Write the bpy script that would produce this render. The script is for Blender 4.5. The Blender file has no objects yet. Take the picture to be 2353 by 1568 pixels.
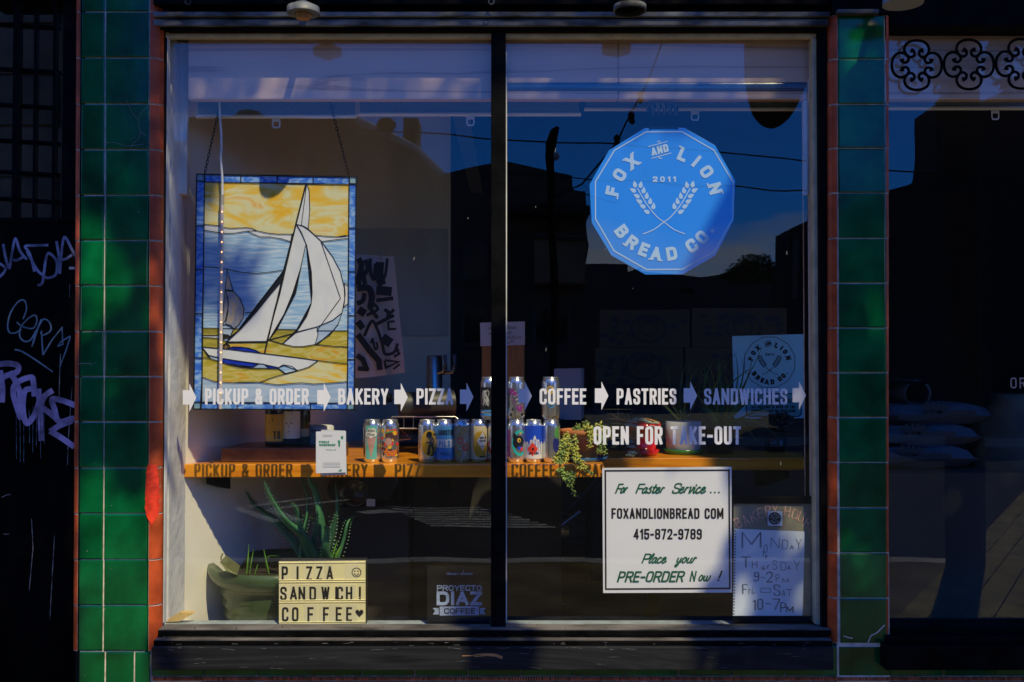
import bpy, bmesh, math, random
from mathutils import Vector, Matrix, noise as mnoise
random.seed(11)
sc = bpy.context.scene
col = sc.collection

# ------------------------------------------------------------------ camera, light, exposure
F, CX, CY = 2287.6, 1176.5, 784.0        # focal length and centre on a 2353 px wide frame
D, EYE, TILT = 3.3, 1.3, math.radians(1.2)
GY = 0.08                                # the window glass stands at y = GY, tile faces at y = 0
cam_d = bpy.data.cameras.new('camera'); cam = bpy.data.objects.new('camera', cam_d); col.objects.link(cam)
cam.location = (0, -D, EYE); cam.rotation_euler = (math.pi/2 + TILT, 0, 0)
cam_d.lens = 35; cam_d.sensor_width = 36; cam_d.clip_start = 0.05; cam_d.clip_end = 3000
sc.camera = cam

SUN = Vector((0.277, -0.554, 0.784)).normalized()
sun_d = bpy.data.lights.new('sun', 'SUN'); sun_d.energy = 4.2; sun_d.angle = math.radians(0.53); sun_d.color = (1, 0.86, 0.50)
sun = bpy.data.objects.new('sun', sun_d); col.objects.link(sun); sun.location = SUN*30
sun.rotation_euler = SUN.to_track_quat('Z', 'Y').to_euler()

w = bpy.data.worlds.new('World'); sc.world = w; w.use_nodes = True
nt = w.node_tree; nd = nt.nodes; nd.clear()
def N(t, **k):
    n = nd.new(t)
    for a, b in k.items(): setattr(n, a, b)
    return n
sky = N('ShaderNodeTexSky', sky_type='NISHITA', sun_disc=False)
sky.sun_elevation = math.asin(SUN.z); sky.sun_rotation = math.atan2(SUN.x, SUN.y)
sky.air_density = 1.0; sky.dust_density = 0.0; sky.ozone_density = 4.0
tint = N('ShaderNodeMix', data_type='RGBA', blend_type='MULTIPLY'); tint.inputs[0].default_value = 1
tint.inputs[7].default_value = (0.10, 0.58, 1.45, 1)
tc = N('ShaderNodeTexCoord'); mp = N('ShaderNodeMapping'); mp.inputs['Scale'].default_value = (3, 3, 9)
cn = N('ShaderNodeTexNoise'); cn.inputs['Scale'].default_value = 1.6; cn.inputs['Detail'].default_value = 7
sep = N('ShaderNodeSeparateXYZ')
rz = N('ShaderNodeMapRange'); rz.inputs[1].default_value = 0.06; rz.inputs[2].default_value = 0.15; rz.inputs[3].default_value = 0.62; rz.inputs[4].default_value = 0.0
cr = N('ShaderNodeMapRange'); cr.inputs[1].default_value = 0.0; cr.inputs[2].default_value = 0.22
sub = N('ShaderNodeMath', operation='ADD'); s1 = N('ShaderNodeMath', operation='SUBTRACT'); s1.inputs[1].default_value = 0.62
cm = N('ShaderNodeMix', data_type='RGBA'); cm.inputs[7].default_value = (5.5, 6.0, 7.5, 1)
bg = N('ShaderNodeBackground'); bg.inputs[1].default_value = 0.125
out = N('ShaderNodeOutputWorld'); L = nt.links.new
L(sky.outputs[0], tint.inputs[6]); L(tc.outputs['Generated'], mp.inputs[0]); L(mp.outputs[0], cn.inputs['Vector'])
L(tc.outputs['Generated'], sep.inputs[0]); L(sep.outputs[2], rz.inputs[0]); L(cn.outputs[0], sub.inputs[0]); L(rz.outputs[0], sub.inputs[1])
L(sub.outputs[0], s1.inputs[0]); L(s1.outputs[0], cr.inputs[0]); L(cr.outputs[0], cm.inputs[0]); L(tint.outputs[2], cm.inputs[6])
L(cm.outputs[2], bg.inputs[0]); L(bg.outputs[0], out.inputs[0])
sc.view_settings.view_transform = 'Standard'; sc.view_settings.look = 'None'
sc.view_settings.exposure = 0.0; sc.view_settings.gamma = 1.0
sc.cycles.use_denoising = True
sc.cycles.max_bounces = 10; sc.cycles.transparent_max_bounces = 12; sc.cycles.diffuse_bounces = 5
sc.cycles.sample_clamp_indirect = 6.0

# ------------------------------------------------------------------ pixel <-> place
cT, sT = math.cos(TILT), math.sin(TILT)
def at(px, py, Y):
    """the point on the plane y = Y seen at a pixel of the 2353 x 1568 frame"""
    a, b = (px-CX)/F, (CY-py)/F
    d = Vector((a, cT - b*sT, sT + b*cT)); k = (Y + D)/d.y
    return Vector((a*k, Y, EYE + d.z*k))
def seen(px, py, d):
    """the point at y = -d that the window mirrors at a pixel"""
    p = at(px, py, 2*GY + d); return Vector((p.x, -d, p.z))
def mpp(Y): return (Y + D)/F

# ------------------------------------------------------------------ objects
ORG = {}
def tag(o, label=None, cat=None, group=None, kind=None):
    if label: o['label'] = label
    if cat: o['category'] = cat
    if group: o['group'] = group
    if kind: o['kind'] = kind
    return o
def thing(name, label, cat, loc=(0, 0, 0), group=None, kind=None):
    o = bpy.data.objects.new(name, None); col.objects.link(o); o.location = loc; o.empty_display_size = 0.05
    ORG[o] = Vector(loc); return tag(o, label, cat, group, kind)
def copy_tree(o, parent=None):
    c = o.copy(); col.objects.link(c)
    if parent: c.parent = parent
    ORG[c] = ORG.get(o, Vector())
    for ch in [x for x in o.children]: copy_tree(ch, c)
    return c

class MB:
    def __init__(s): s.v = []; s.f = []; s.m = []; s.sm = []
    def add(s, vs, fs, mi=0, sm=False):
        b = len(s.v); s.v += [Vector(v) for v in vs]
        for f in fs: s.f.append([i+b for i in f]); s.m.append(mi); s.sm.append(sm)
        return s
    def box(s, x0, x1, y0, y1, z0, z1, mi=0):
        return s.add([(x0,y0,z0),(x1,y0,z0),(x1,y1,z0),(x0,y1,z0),(x0,y0,z1),(x1,y0,z1),(x1,y1,z1),(x0,y1,z1)],
                     [(3,2,1,0),(4,5,6,7),(0,1,5,4),(1,2,6,5),(2,3,7,6),(3,0,4,7)], mi)
    def pbox(s, px0, py0, px1, py1, Y0, Y1, mi=0):
        """box whose front face at y = Y0 covers a pixel rectangle"""
        a, b = at(px0, py1, Y0), at(px1, py0, Y0)
        return s.box(a.x, b.x, Y0, Y1, a.z, b.z, mi)
    def poly(s, pts, mi=0): return s.add(pts, [list(range(len(pts)))], mi)
    def prism(s, pts, off, mi=0):
        """pts: outline, off: vector of the extrusion"""
        n = len(pts); off = Vector(off); q = [Vector(p)+off for p in pts]
        return s.add(list(pts)+q, [list(range(n)), list(range(2*n-1, n-1, -1))]+[(i, i+n, (i+1)%n+n, (i+1)%n) for i in range(n)], mi)
    def tube(s, pts, r, n=8, mi=0, closed=False, flat=1.0):
        pts = [Vector(p) for p in pts]; m = len(pts); rr = r if isinstance(r, (list, tuple)) else [r]*m
        vs, fs = [], []; prev = None
        for i, p in enumerate(pts):
            if closed: t = pts[(i+1) % m]-pts[i-1]
            else: t = pts[min(i+1, m-1)]-pts[max(i-1, 0)]
            t = t.normalized() if t.length > 1e-9 else Vector((0, 0, 1))
            if prev is None:
                a = Vector((0, 0, 1)) if abs(t.z) < .9 else Vector((1, 0, 0))
                u = t.cross(a).normalized()
            else:
                u = prev - t*prev.dot(t)
                u = u.normalized() if u.length > 1e-6 else t.orthogonal().normalized()
            prev = u; w_ = t.cross(u)
            for k in range(n):
                an = 2*math.pi*k/n; vs.append(p + (u*math.cos(an) + w_*math.sin(an)*flat)*rr[i])
        for i in range(m if closed else m-1):
            j = (i+1) % m
            for k in range(n): fs.append((i*n+k, i*n+(k+1) % n, j*n+(k+1) % n, j*n+k))
        s.add(vs, fs, mi, True)
        if not closed:
            s.add(vs[:n], [list(range(n-1, -1, -1))], mi); s.add(vs[-n:], [list(range(n))], mi)
        return s
    def lathe(s, prof, c=(0, 0, 0), n=28, mi=0, R=None, caps=True):
        c = Vector(c); vs, fs = [], []
        for r, z in prof:
            for k in range(n):
                a = 2*math.pi*k/n; p = Vector((r*math.cos(a), r*math.sin(a), z)); vs.append(c + (R @ p if R else p))
        for i in range(len(prof)-1):
            for k in range(n): fs.append((i*n+k, i*n+(k+1) % n, (i+1)*n+(k+1) % n, (i+1)*n+k))
        s.add(vs, fs, mi, True)
        if caps:
            if prof[0][0] > 1e-5: s.add(vs[:n], [list(range(n-1, -1, -1))], mi)
            if prof[-1][0] > 1e-5: s.add(vs[-n:], [list(range(n))], mi)
        return s
    def ribbon(s, pts, t, fr, mi=0, closed=False, w=0.0):
        """a stroke of width t along 2-D points laid through the frame fr(u, v, w)"""
        q = []
        for p in pts:
            p = Vector((p[0], p[1]))
            if not q or (p-q[-1]).length > 1e-7: q.append(p)
        if closed and len(q) > 2 and (q[0]-q[-1]).length < 1e-7: q.pop()
        m = len(q)
        if m < 2: return s
        ls, rs = [], []
        for i in range(m):
            a = q[i]-q[i-1] if (i > 0 or closed) else q[1]-q[0]
            b = q[(i+1) % m]-q[i] if (i < m-1 or closed) else q[-1]-q[-2]
            a, b = a.normalized(), b.normalized(); na, nb = Vector((-a.y, a.x)), Vector((-b.y, b.x))
            d = na+nb; d = d.normalized() if d.length > 1e-4 else na
            k = min(1/max(d.dot(na), .3), 2.2)
            ls.append(q[i]+d*k*t/2); rs.append(q[i]-d*k*t/2)
        vs = [fr(p.x, p.y, w+1.1e-5*i) for i, p in enumerate(ls)]+[fr(p.x, p.y, w+1.1e-5*i) for i, p in enumerate(rs)]
        fs = [(i, (i+1) % m, (i+1) % m+m, i+m) for i in range(m if closed else m-1)]
        return s.add(vs, [f[::-1] for f in fs], mi)
    def build(s, name, mats, parent=None, bevel=0, local=False, seg=2):
        me = bpy.data.meshes.new(name); org = Vector() if (local or parent is None) else ORG.get(parent, Vector())
        me.from_pydata([tuple(v-org) for v in s.v], [], s.f)
        mats = mats if isinstance(mats, (list, tuple)) else [mats]
        for m_ in mats: me.materials.append(m_)
        me.polygons.foreach_set('material_index', s.m); me.polygons.foreach_set('use_smooth', s.sm)
        if bevel:
            bm = bmesh.new(); bm.from_mesh(me); bmesh.ops.remove_doubles(bm, verts=bm.verts, dist=1e-6)
            es = [e for e in bm.edges if len(e.link_faces) == 2 and e.calc_face_angle(0) > .6]
            bmesh.ops.bevel(bm, geom=es, offset=bevel, segments=seg, affect='EDGES', profile=.6, clamp_overlap=True)
            bm.to_mesh(me); bm.free()
        me.update(); o = bpy.data.objects.new(name, me); col.objects.link(o)
        if parent: o.parent = parent; ORG[o] = ORG.get(parent, Vector())
        return o

def crom(pts, n=5, closed=False):
    P = [Vector(p) for p in pts]; m = len(P); o = []
    for i in range(m if closed else m-1):
        if closed: a, b, c, d = P[i-1], P[i], P[(i+1) % m], P[(i+2) % m]
        else: a, b, c, d = P[max(i-1, 0)], P[i], P[i+1], P[min(i+2, m-1)]
        for k in range(n):
            t = k/n; o.append(.5*((2*b)+(c-a)*t+(2*a-5*b+4*c-d)*t*t+(3*b-a-3*c+d)*t**3))
    if not closed: o.append(P[-1])
    return o

# ------------------------------------------------------------------ lettering: a stroke alphabet
GL = {
 'A': (1, '0,0 .5,1 1,0|.17,.3 .83,.3'), 'B': (.95, 'z0,.53 0,1 .93,1r .93,.53r|z0,0 0,.53 1,.53r 1,0r'),
 'C': (.95, '1,.77 1,1r 0,1r 0,0r 1,0r 1,.23'), 'D': (1, 'z0,0 0,1 1,1r 1,0r'), 'E': (.8, '1,1 0,1 0,0 1,0|0,.52 .85,.52'),
 'F': (.78, '1,1 0,1 0,0|0,.5 .85,.5'), 'G': (1, '1,.77 1,1r 0,1r 0,0r 1,0r 1,.46 .55,.46'), 'H': (1, '0,0 0,1|1,0 1,1|0,.52 1,.52'),
 'I': (0, '0,0 0,1'), 'J': (.7, '0,.25 0,0r 1,0r 1,1'), 'K': (1, '0,0 0,1|1,1 .08,.4|.3,.56 1,0'), 'L': (.75, '0,1 0,0 1,0'),
 'M': (1.3, '0,0 0,1|0,1 .5,.2|.5,.2 1,1|1,1 1,0'), 'N': (1.05, '0,0 0,1|.03,.97 .97,.03|1,0 1,1'), 'O': (1, 'z0,0r 0,1r 1,1r 1,0r'), 'P': (.95, '0,0 0,1|0,1 1,1r 1,.45r 0,.45'),
 'Q': (1, 'z0,0r 0,1r 1,1r 1,0r|.6,.25 1,-.08'), 'R': (1, '0,0 0,1|0,1 1,1r 1,.5r 0,.5|.6,.46 1,0'),
 'S': (.95, '1,.77 1,1r 0,1r 0,.58r 1,.45r 1,0r 0,0r 0,.23'), 'T': (.95, '0,1 1,1|.5,1 .5,0'), 'U': (1, '0,1 0,0r 1,0r 1,1'),
 'V': (1, '0,1 .5,0 1,1'), 'W': (1.55, '0,1 .26,0 .5,.95 .74,0 1,1'), 'X': (1, '0,0 1,1|0,1 1,0'), 'Y': (1, '0,1 .5,.42 1,1|.5,.42 .5,0'),
 'Z': (.9, '0,1 1,1 0,0 1,0'), '&': (1.15, '1,0 .12,.68 .12,1r .72,1r .72,.66r 0,.42r 0,0r .72,0r .95,.45'),
 '0': (1, 'z0,0r 0,1r 1,1r 1,0r'), '1': (.42, '0,.8 1,1 1,0'), '2': (.95, '0,.78 0,1r 1,1r 1,.58r 0,0 1,0'),
 '3': (.95, '0,.8 0,1r 1,1r 1,.54r .4,.54|.4,.54 1,.54r 1,0r 0,0r 0,.2'), '4': (1, '.75,0 .75,1|.75,1 0,.24|0,.24 1,.24'),
 '5': (.95, '1,1 .05,1 0,.52 1,.62r 1,0r 0,0r 0,.18'), '6': (.95, 'z0,0r 0,.5r 1,.5r 1,0r|1,.88 1,1r 0,1r 0,.3'), '7': (.9, '0,1 1,1 .35,0'),
 '8': (1, 'z0,.53r 0,1r 1,1r 1,.53r|z0,0r 0,.53r 1,.53r 1,0r'), '9': (.95, 'z0,.5r 0,1r 1,1r 1,.5r|1,.7 1,0r 0,0r 0,.12'),
 '-': (.55, '0,.45 1,.45'), '.': (.02, '0,0 0,.04'), '!': (0, '0,1 0,.3|0,.02 0,.06'), '/': (.6, '0,0 1,1'), "'": (.02, '0,1 0,.8'), ' ': (.38, ''),
 'a': (.8, '~.8,.5 .5,.62 .1,.4 .15,.05 .45,.02 .75,.4 .8,.58|~.8,.6 .74,.12 .9,.01 1.15,.15'), 'c': (.7, '~.85,.5 .5,.62 .1,.36 .25,.02 .65,.01 1.15,.2'),
 'e': (.72, '~.12,.26 .75,.4 .6,.62 .2,.5 .1,.2 .35,0 .7,.03 1.15,.22'), 'i': (.35, '~.35,.6 .25,.12 .6,.0 1.3,.18|.4,.8 .42,.86'),
 'l': (.42, '~.1,.2 .95,.85 .75,1.05 .35,.75 .25,.12 .6,0 1.2,.16'), 'o': (.72, '~z.5,.62 .12,.36 .3,.02 .75,.12 .85,.48'),
 'r': (.55, '~.3,.64 .22,.35 .1,.0|~.2,.3 .5,.6 .95,.52'), 's': (.6, '~.15,.42 .6,.7 .55,.45 .85,.2 .6,.0 .15,.06'),
 't': (.5, '~.6,1 .35,.2 .6,0 1.2,.16|.1,.64 1,.66'), 'u': (.85, '~.2,.6 .12,.15 .35,0 .65,.15 .8,.6|~.82,.6 .74,.1 .9,0 1.15,.15'),
 'v': (.75, '~.1,.55 .3,.6 .4,.0 .8,.35 .85,.62 1.1,.55'), 'w': (1.1, '~.15,.6 .1,.15 .3,0 .5,.2 .55,.58|~.55,.55 .5,.1 .7,0 .95,.3 .98,.62'),
 'y': (.8, '~.2,.6 .15,.2 .4,.08 .7,.25 .85,.6|~.85,.6 .6,-.2 .3,-.45 .15,-.3 .5,-.05 1.1,.2'), 'n': (.8, '~.2,0 .25,.6|~.25,.35 .55,.62 .75,.5 .72,.1 1.1,.12'),
 'h': (.8, '~.2,0 .3,1|~.25,.35 .55,.6 .75,.45 .72,0'), 'd': (.8, '~.75,.45 .4,.58 .1,.3 .3,0 .6,.1 .85,1|~.85,1 .8,.1 1.05,.05'),
 'm': (1.2, '~.1,0 .15,.6|~.15,.4 .4,.6 .5,.4 .5,0|~.5,.4 .75,.6 .9,.4 .9,0'), 'k': (.8, '~.2,0 .25,1|~.8,.6 .25,.3 .85,0'),
 'f': (.6, '~.9,.95 .5,.95 .45,0|.1,.55 .8,.55'), 'p': (.8, '~.2,-.35 .25,.6|~.25,.4 .6,.62 .85,.35 .55,.02 .25,.15'), 'g': (.8, '~.8,.5 .4,.6 .15,.3 .45,.05 .8,.5 .75,-.3 .2,-.3'),
}
def fillet(pts, flags, closed, rmax):
    n = len(pts); o = []
    for i, p in enumerate(pts):
        if not flags[i] or (not closed and i in (0, n-1)): o.append(p); continue
        a, b = pts[i-1]-p, pts[(i+1) % n]-p
        r = min(rmax, a.length*.5 if flags[i-1] else a.length*.95, b.length*.5 if flags[(i+1) % n] else b.length*.95)
        p0, p1 = p+a.normalized()*r, p+b.normalized()*r
        for k in range(5):
            t = k/4; c = .72; q0 = p0.lerp(p, c); q1 = p1.lerp(p, c)
            o.append(p0*(1-t)**3+q0*3*t*(1-t)**2+q1*3*t*t*(1-t)+p1*t**3)
    return o
def glyph(ch):
    k, s = GL[ch]; out_ = []
    for st in s.split('|') if s else []:
        sm = st.startswith('~'); st = st.lstrip('~'); cl = st.startswith('z'); st = st.lstrip('z')
        pts, fl = [], []
        for tok in st.split():
            fl.append(tok.endswith('r')); x, y = tok.rstrip('r').split(','); pts.append((float(x), float(y)))
        out_.append((pts, fl, cl, sm))
    return k, out_
def put(mb, s, fr, h, W, t, mi=0, gap=None, shear=0.0, rmax=None, jit=0, sx=None, lift=0.0):
    """write s with cap height h fitted to total width W (or per-glyph width sx), stroke t"""
    gap = .55*t if gap is None else gap
    ks = [GL[c][0] for c in s]; n = len(s)
    cw = sx if sx is not None else max((W - n*t - (n-1)*gap)/max(sum(ks), .01), .05*h)
    u = 0.0; iw = 0
    for c, k in zip(s, ks):
        _, sts = glyph(c); dv = random.uniform(-jit, jit)*h; dr = random.uniform(-jit, jit)
        for pts, fl, cl, sm in sts:
            q = [Vector((x*max(k*cw, 1e-6 if k == 0 else 0)+t/2, y*(h-t)+t/2+dv)) for x, y in pts]
            if sm: q = crom(q, 5, cl)
            else: q = fillet(q, fl, cl, rmax if rmax is not None else max(k*cw*.5, .1*h))
            q = [Vector((u+p.x+shear*p.y+dr*(p.y-h/2), p.y)) for p in q]
            parts = [[q[0]]]
            for i in range(1, len(q)):
                parts[-1].append(q[i])
                if not cl and not sm and i < len(q)-1 and (q[i]-q[i-1]).length > 1e-7 and (q[i+1]-q[i]).length > 1e-7 and (q[i]-q[i-1]).normalized().dot((q[i+1]-q[i]).normalized()) < .1 and (q[i]-q[i-1]).length > t*.8: parts.append([q[i]])
            for p_ in parts:
                if not cl and not sm and len(p_) > 1:     # square the stroke ends out to the cap height
                    for e_, f_ in ((0, 1), (-1, -2)):
                        d_ = p_[e_]-p_[f_]
                        if d_.length > 1e-7:
                            d_ = d_.normalized(); ex = t/2 if max(abs(d_.x), abs(d_.y)) > .97 else t*.42
                            p_[e_] = p_[e_]+d_*ex
                mb.ribbon(p_, t, fr, mi, cl, w=lift+iw*1e-4); iw = (iw+1) % 9
        u += k*cw + t + gap
    return u-gap
def plane(px, py, Y, ang=0.0, up=0.0):
    """frame of a plane facing the street: origin at a pixel, u to the right, v up, w towards the street"""
    o = at(px, py, Y); c, s_ = math.cos(ang), math.sin(ang)
    return lambda u, v, w=0: Vector((o.x+u*c-v*s_, Y-w, o.z+u*s_+v*c))
def write(mb, s, x0, x1, y0, y1, Y, tpx, mi=0, **k):
    """fit text between pixel columns x0..x1, cap height between rows y0 (top) and y1 (base)"""
    m = mpp(Y); return put(mb, s, plane(x0, y1, Y), (y1-y0)*m, (x1-x0)*m, tpx*m, mi, **k)
def disc_pts(cx, cy, r, n=20): return [(cx+r*math.cos(2*math.pi*i/n), cy+r*math.sin(2*math.pi*i/n)) for i in range(n)]

# ------------------------------------------------------------------ materials
def mat(name, c, rough=.5, metal=0., spec=.5, var=0., vs=6., bump=0., bs=40., coat=0., stretch=(1, 1, 1), c2=None, lo=.35, hi=.65, dist=0., det=5, emit=0, island=0.):
    m = bpy.data.materials.new(name); m.use_nodes = True; t = m.node_tree; b = t.nodes['Principled BSDF']; l = t.links.new
    b.inputs['Roughness'].default_value = rough; b.inputs['Metallic'].default_value = metal; b.inputs['Specular IOR Level'].default_value = spec
    b.inputs['Coat Weight'].default_value = coat; b.inputs['Coat Roughness'].default_value = .04
    c = tuple(c)+(1,); b.inputs['Base Color'].default_value = c
    if emit: b.inputs['Emission Color'].default_value = c; b.inputs['Emission Strength'].default_value = emit
    tcn = t.nodes.new('ShaderNodeTexCoord'); mpn = t.nodes.new('ShaderNodeMapping'); mpn.inputs['Scale'].default_value = stretch
    l(tcn.outputs['Object'], mpn.inputs[0]); src = None
    if var or c2:
        nz = t.nodes.new('ShaderNodeTexNoise'); nz.inputs['Scale'].default_value = vs; nz.inputs['Detail'].default_value = det; nz.inputs['Distortion'].default_value = dist
        l(mpn.outputs[0], nz.inputs['Vector']); r = t.nodes.new('ShaderNodeValToRGB')
        r.color_ramp.elements[0].position = lo; r.color_ramp.elements[1].position = hi
        if c2: r.color_ramp.elements[0].color = c; r.color_ramp.elements[1].color = tuple(c2)+(1,)
        else:
            r.color_ramp.elements[0].color = tuple(x*(1-var) for x in c[:3])+(1,); r.color_ramp.elements[1].color = tuple(min(x*(1+var), 1) for x in c[:3])+(1,)
        l(nz.outputs[0], r.inputs[0]); src = r.outputs[0]
    if island:
        g = t.nodes.new('ShaderNodeNewGeometry'); mr = t.nodes.new('ShaderNodeMapRange'); mr.inputs[3].default_value = 1-island; mr.inputs[4].default_value = 1+island
        l(g.outputs['Random Per Island'], mr.inputs[0]); mx = t.nodes.new('ShaderNodeVectorMath'); mx.operation = 'SCALE'
        if src: l(src, mx.inputs[0])
        else: mx.inputs[0].default_value = c[:3]
        l(mr.outputs[0], mx.inputs['Scale']); src = mx.outputs[0]
    if src: l(src, b.inputs['Base Color'])
    if bump:
        n2 = t.nodes.new('ShaderNodeTexNoise'); n2.inputs['Scale'].default_value = bs; n2.inputs['Detail'].default_value = 4
        l(mpn.outputs[0], n2.inputs['Vector']); bp = t.nodes.new('ShaderNodeBump'); bp.inputs['Strength'].default_value = bump; bp.inputs['Distance'].default_value = .01
        l(n2.outputs[0], bp.inputs['Height']); l(bp.outputs[0], b.inputs['Normal'])
    return m
def ramp_mat(name, stops, scale, stretch, rough=.3, dist=1.5, det=6, bump=0., rot=(0, 0, 0), coat=0.):
    m = bpy.data.materials.new(name); m.use_nodes = True; t = m.node_tree; b = t.nodes['Principled BSDF']; l = t.links.new
    b.inputs['Roughness'].default_value = rough; b.inputs['Coat Weight'].default_value = coat
    tcn = t.nodes.new('ShaderNodeTexCoord'); mpn = t.nodes.new('ShaderNodeMapping'); mpn.inputs['Scale'].default_value = stretch; mpn.inputs['Rotation'].default_value = rot
    nz = t.nodes.new('ShaderNodeTexNoise'); nz.inputs['Scale'].default_value = scale; nz.inputs['Detail'].default_value = det; nz.inputs['Distortion'].default_value = dist
    r = t.nodes.new('ShaderNodeValToRGB'); e = r.color_ramp.elements
    while len(e) < len(stops): e.new(.5)
    for i, (p, c) in enumerate(stops): e[i].position = p; e[i].color = tuple(c)+(1,)
    l(tcn.outputs['Object'], mpn.inputs[0]); l(mpn.outputs[0], nz.inputs['Vector']); l(nz.outputs[0], r.inputs[0]); l(r.outputs[0], b.inputs['Base Color'])
    if bump:
        bp = t.nodes.new('ShaderNodeBump'); bp.inputs['Strength'].default_value = bump; bp.inputs['Distance'].default_value = .004
        l(nz.outputs[0], bp.inputs['Height']); l(bp.outputs[0], b.inputs['Normal'])
    return m
def wood_mat(name, c1, c2, rough=.35, scale=9., stretch=(.12, 1, 1), bump=.1, coat=0., dist=3.0):
    m = ramp_mat(name, [(.3, c1), (.5, [(a+b)/2 for a, b in zip(c1, c2)]), (.56, c2), (.7, c1)], scale, stretch, rough, dist, 8, bump, coat=coat); return m
def glass_mat(name, f0, tintc, trans=(1, 1, 1), rough=0.0, wave=0.0):
    m = bpy.data.materials.new(name); m.use_nodes = True; t = m.node_tree; t.nodes.clear(); l = t.links.new
    o = t.nodes.new('ShaderNodeOutputMaterial'); mx = t.nodes.new('ShaderNodeMixShader'); tr = t.nodes.new('ShaderNodeBsdfTransparent'); gl = t.nodes.new('ShaderNodeBsdfGlossy')
    tr.inputs[0].default_value = tuple(trans)+(1,); gl.inputs[0].default_value = tuple(tintc)+(1,); gl.inputs['Roughness'].default_value = rough
    if wave:     # the gentle waviness of old plate glass
        tcn = t.nodes.new('ShaderNodeTexCoord'); nz = t.nodes.new('ShaderNodeTexNoise'); nz.inputs['Scale'].default_value = 2.2; nz.inputs['Detail'].default_value = 1
        bp = t.nodes.new('ShaderNodeBump'); bp.inputs['Strength'].default_value = 1; bp.inputs['Distance'].default_value = wave
        l(tcn.outputs['Object'], nz.inputs['Vector']); l(nz.outputs[0], bp.inputs['Height']); l(bp.outputs[0], gl.inputs['Normal'])
    lw = t.nodes.new('ShaderNodeLayerWeight'); lw.inputs[0].default_value = .5
    p = t.nodes.new('ShaderNodeMath'); p.operation = 'POWER'; p.inputs[1].default_value = 5
    q = t.nodes.new('ShaderNodeMath'); q.operation = 'MULTIPLY_ADD'; q.inputs[1].default_value = 1-f0; q.inputs[2].default_value = f0
    l(lw.outputs['Facing'], p.inputs[0]); l(p.outputs[0], q.inputs[0]); l(q.outputs[0], mx.inputs[0]); l(tr.outputs[0], mx.inputs[1]); l(gl.outputs[0], mx.inputs[2]); l(mx.outputs[0], o.inputs[0])
    return m

M = {}
M['glass'] = glass_mat('window_glass', .072, (.85, .95, 1), (.99, 1, 1), wave=.0012)
M['tile'] = mat('green_glazed_tile', (.001, .105, .030), .13, spec=.45, var=.4, vs=7, bump=.05, bs=14, coat=.0, island=.22)
M['grout'] = mat('tile_grout', (.62, .58, .5), .9, var=.25, vs=30, bump=.2)
M['orange'] = mat('orange_glazed_trim', (.52, .088, .026), .3, spec=.2, var=.3, vs=12, bump=.08, bs=20, island=.12)
M['redpaint'] = mat('red_spray_paint', (.85, .045, .012), .5, var=.3, vs=40, bump=.12, bs=90)
M['black'] = mat('black_gloss_paint', (.0045, .0046, .005), .5, spec=.04, var=.5, vs=12, bump=.12, bs=60)
M['blackwood'] = wood_mat('black_painted_wood', (.012, .013, .015), (.026, .028, .032), .5, 7, (.1, 1, 1), .5); M['blackwood'].node_tree.nodes['Principled BSDF'].inputs['Specular IOR Level'].default_value = .12
M['worn'] = mat('weathered_black_rail', (.12, .125, .13), .6, spec=.1, var=.7, vs=25, bump=.4, bs=50, stretch=(.3, 1, 1))
M['dust'] = mat('dusty_black_sill', (.10, .09, .085), .75, var=.6, vs=15, bump=.2, stretch=(.4, 1, 1))
M['cream'] = mat('cream_frame_paint', (.60, .52, .33), .5, var=.15, vs=20)
M['white'] = mat('white_wall_paint', (.78, .79, .82), .6, var=.10, vs=7, bump=.45, bs=26)
M['jamb'] = mat('old_white_jamb_paint', (.66, .66, .65), .5, var=.2, vs=14, bump=.3, bs=40, stretch=(1, 1, .3))
M['paleblue'] = mat('pale_blue_frame_paint', (.32, .38, .42), .5, var=.2, vs=18, bump=.1)
M['wall'] = mat('warm_grey_wall', (.88, .84, .74), .8, var=.1, vs=2, bump=.1, bs=30)
M['darkroom'] = mat('dark_room_tone', (.022, .020, .019), .8, var=.3, vs=3)
M['floor'] = mat('shop_floor', (.42, .32, .2), .5, var=.3, vs=5)
M['shelf'] = wood_mat('orange_varnished_wood', (.92, .36, .014), (.66, .20, .006), .28, 5, (.10, .9, 1.2), .05, .3, 2.2)
M['slab'] = wood_mat('dark_walnut_slab', (.20, .085, .032), (.10, .042, .018), .35, 10, (.3, 1, 1), .1, .2)
M['board'] = ramp_mat('pale_pine_board', [(.25, (.80, .58, .46)), (.47, (.72, .50, .38)), (.5, (.48, .30, .22)), (.53, (.74, .52, .40)), (.75, (.78, .60, .50))], 4.0, (.07, 1, 1.7), .5, 1.6, 8, .03)
M['blind'] = mat('mesh_blind_fabric', (.20, .25, .28), .8, var=.35, vs=260, bump=.2, bs=260)
M['alu'] = mat('satin_aluminium', (.85, .87, .9), .35, .1)
M['plastic'] = mat('white_plastic', (.75, .78, .82), .4)
M['vinyl'] = mat('white_vinyl', (.80, .81, .86), .45)
M['signwhite'] = mat('white_sign_board', (.76, .77, .82), .5, var=.03, vs=3)
M['ink'] = mat('black_ink', (.010, .010, .012), .5)
M['greenink'] = mat('green_ink', (.003, .10, .058), .5)
M['blue'] = mat('azure_sign_face', (.022, .24, .85), .35, var=.05, vs=2, coat=.2)
M['bluelet'] = mat('pale_blue_print', (.42, .60, .80), .45)
M['lead'] = mat('lead_came', (.016, .018, .02), .45, .4, bump=.3, bs=80)
M['alured'] = mat('polished_can_metal', (.70, .72, .75), .22, .9)
M['lidm'] = mat('can_lid_metal', (.62, .66, .74), .3, .85)
M['steel'] = mat('brushed_steel', (.5, .5, .5), .3, 1)
M['concrete'] = mat('sidewalk_concrete', (.15, .112, .05), .9, spec=.05, var=.3, vs=3, bump=.2)
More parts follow.
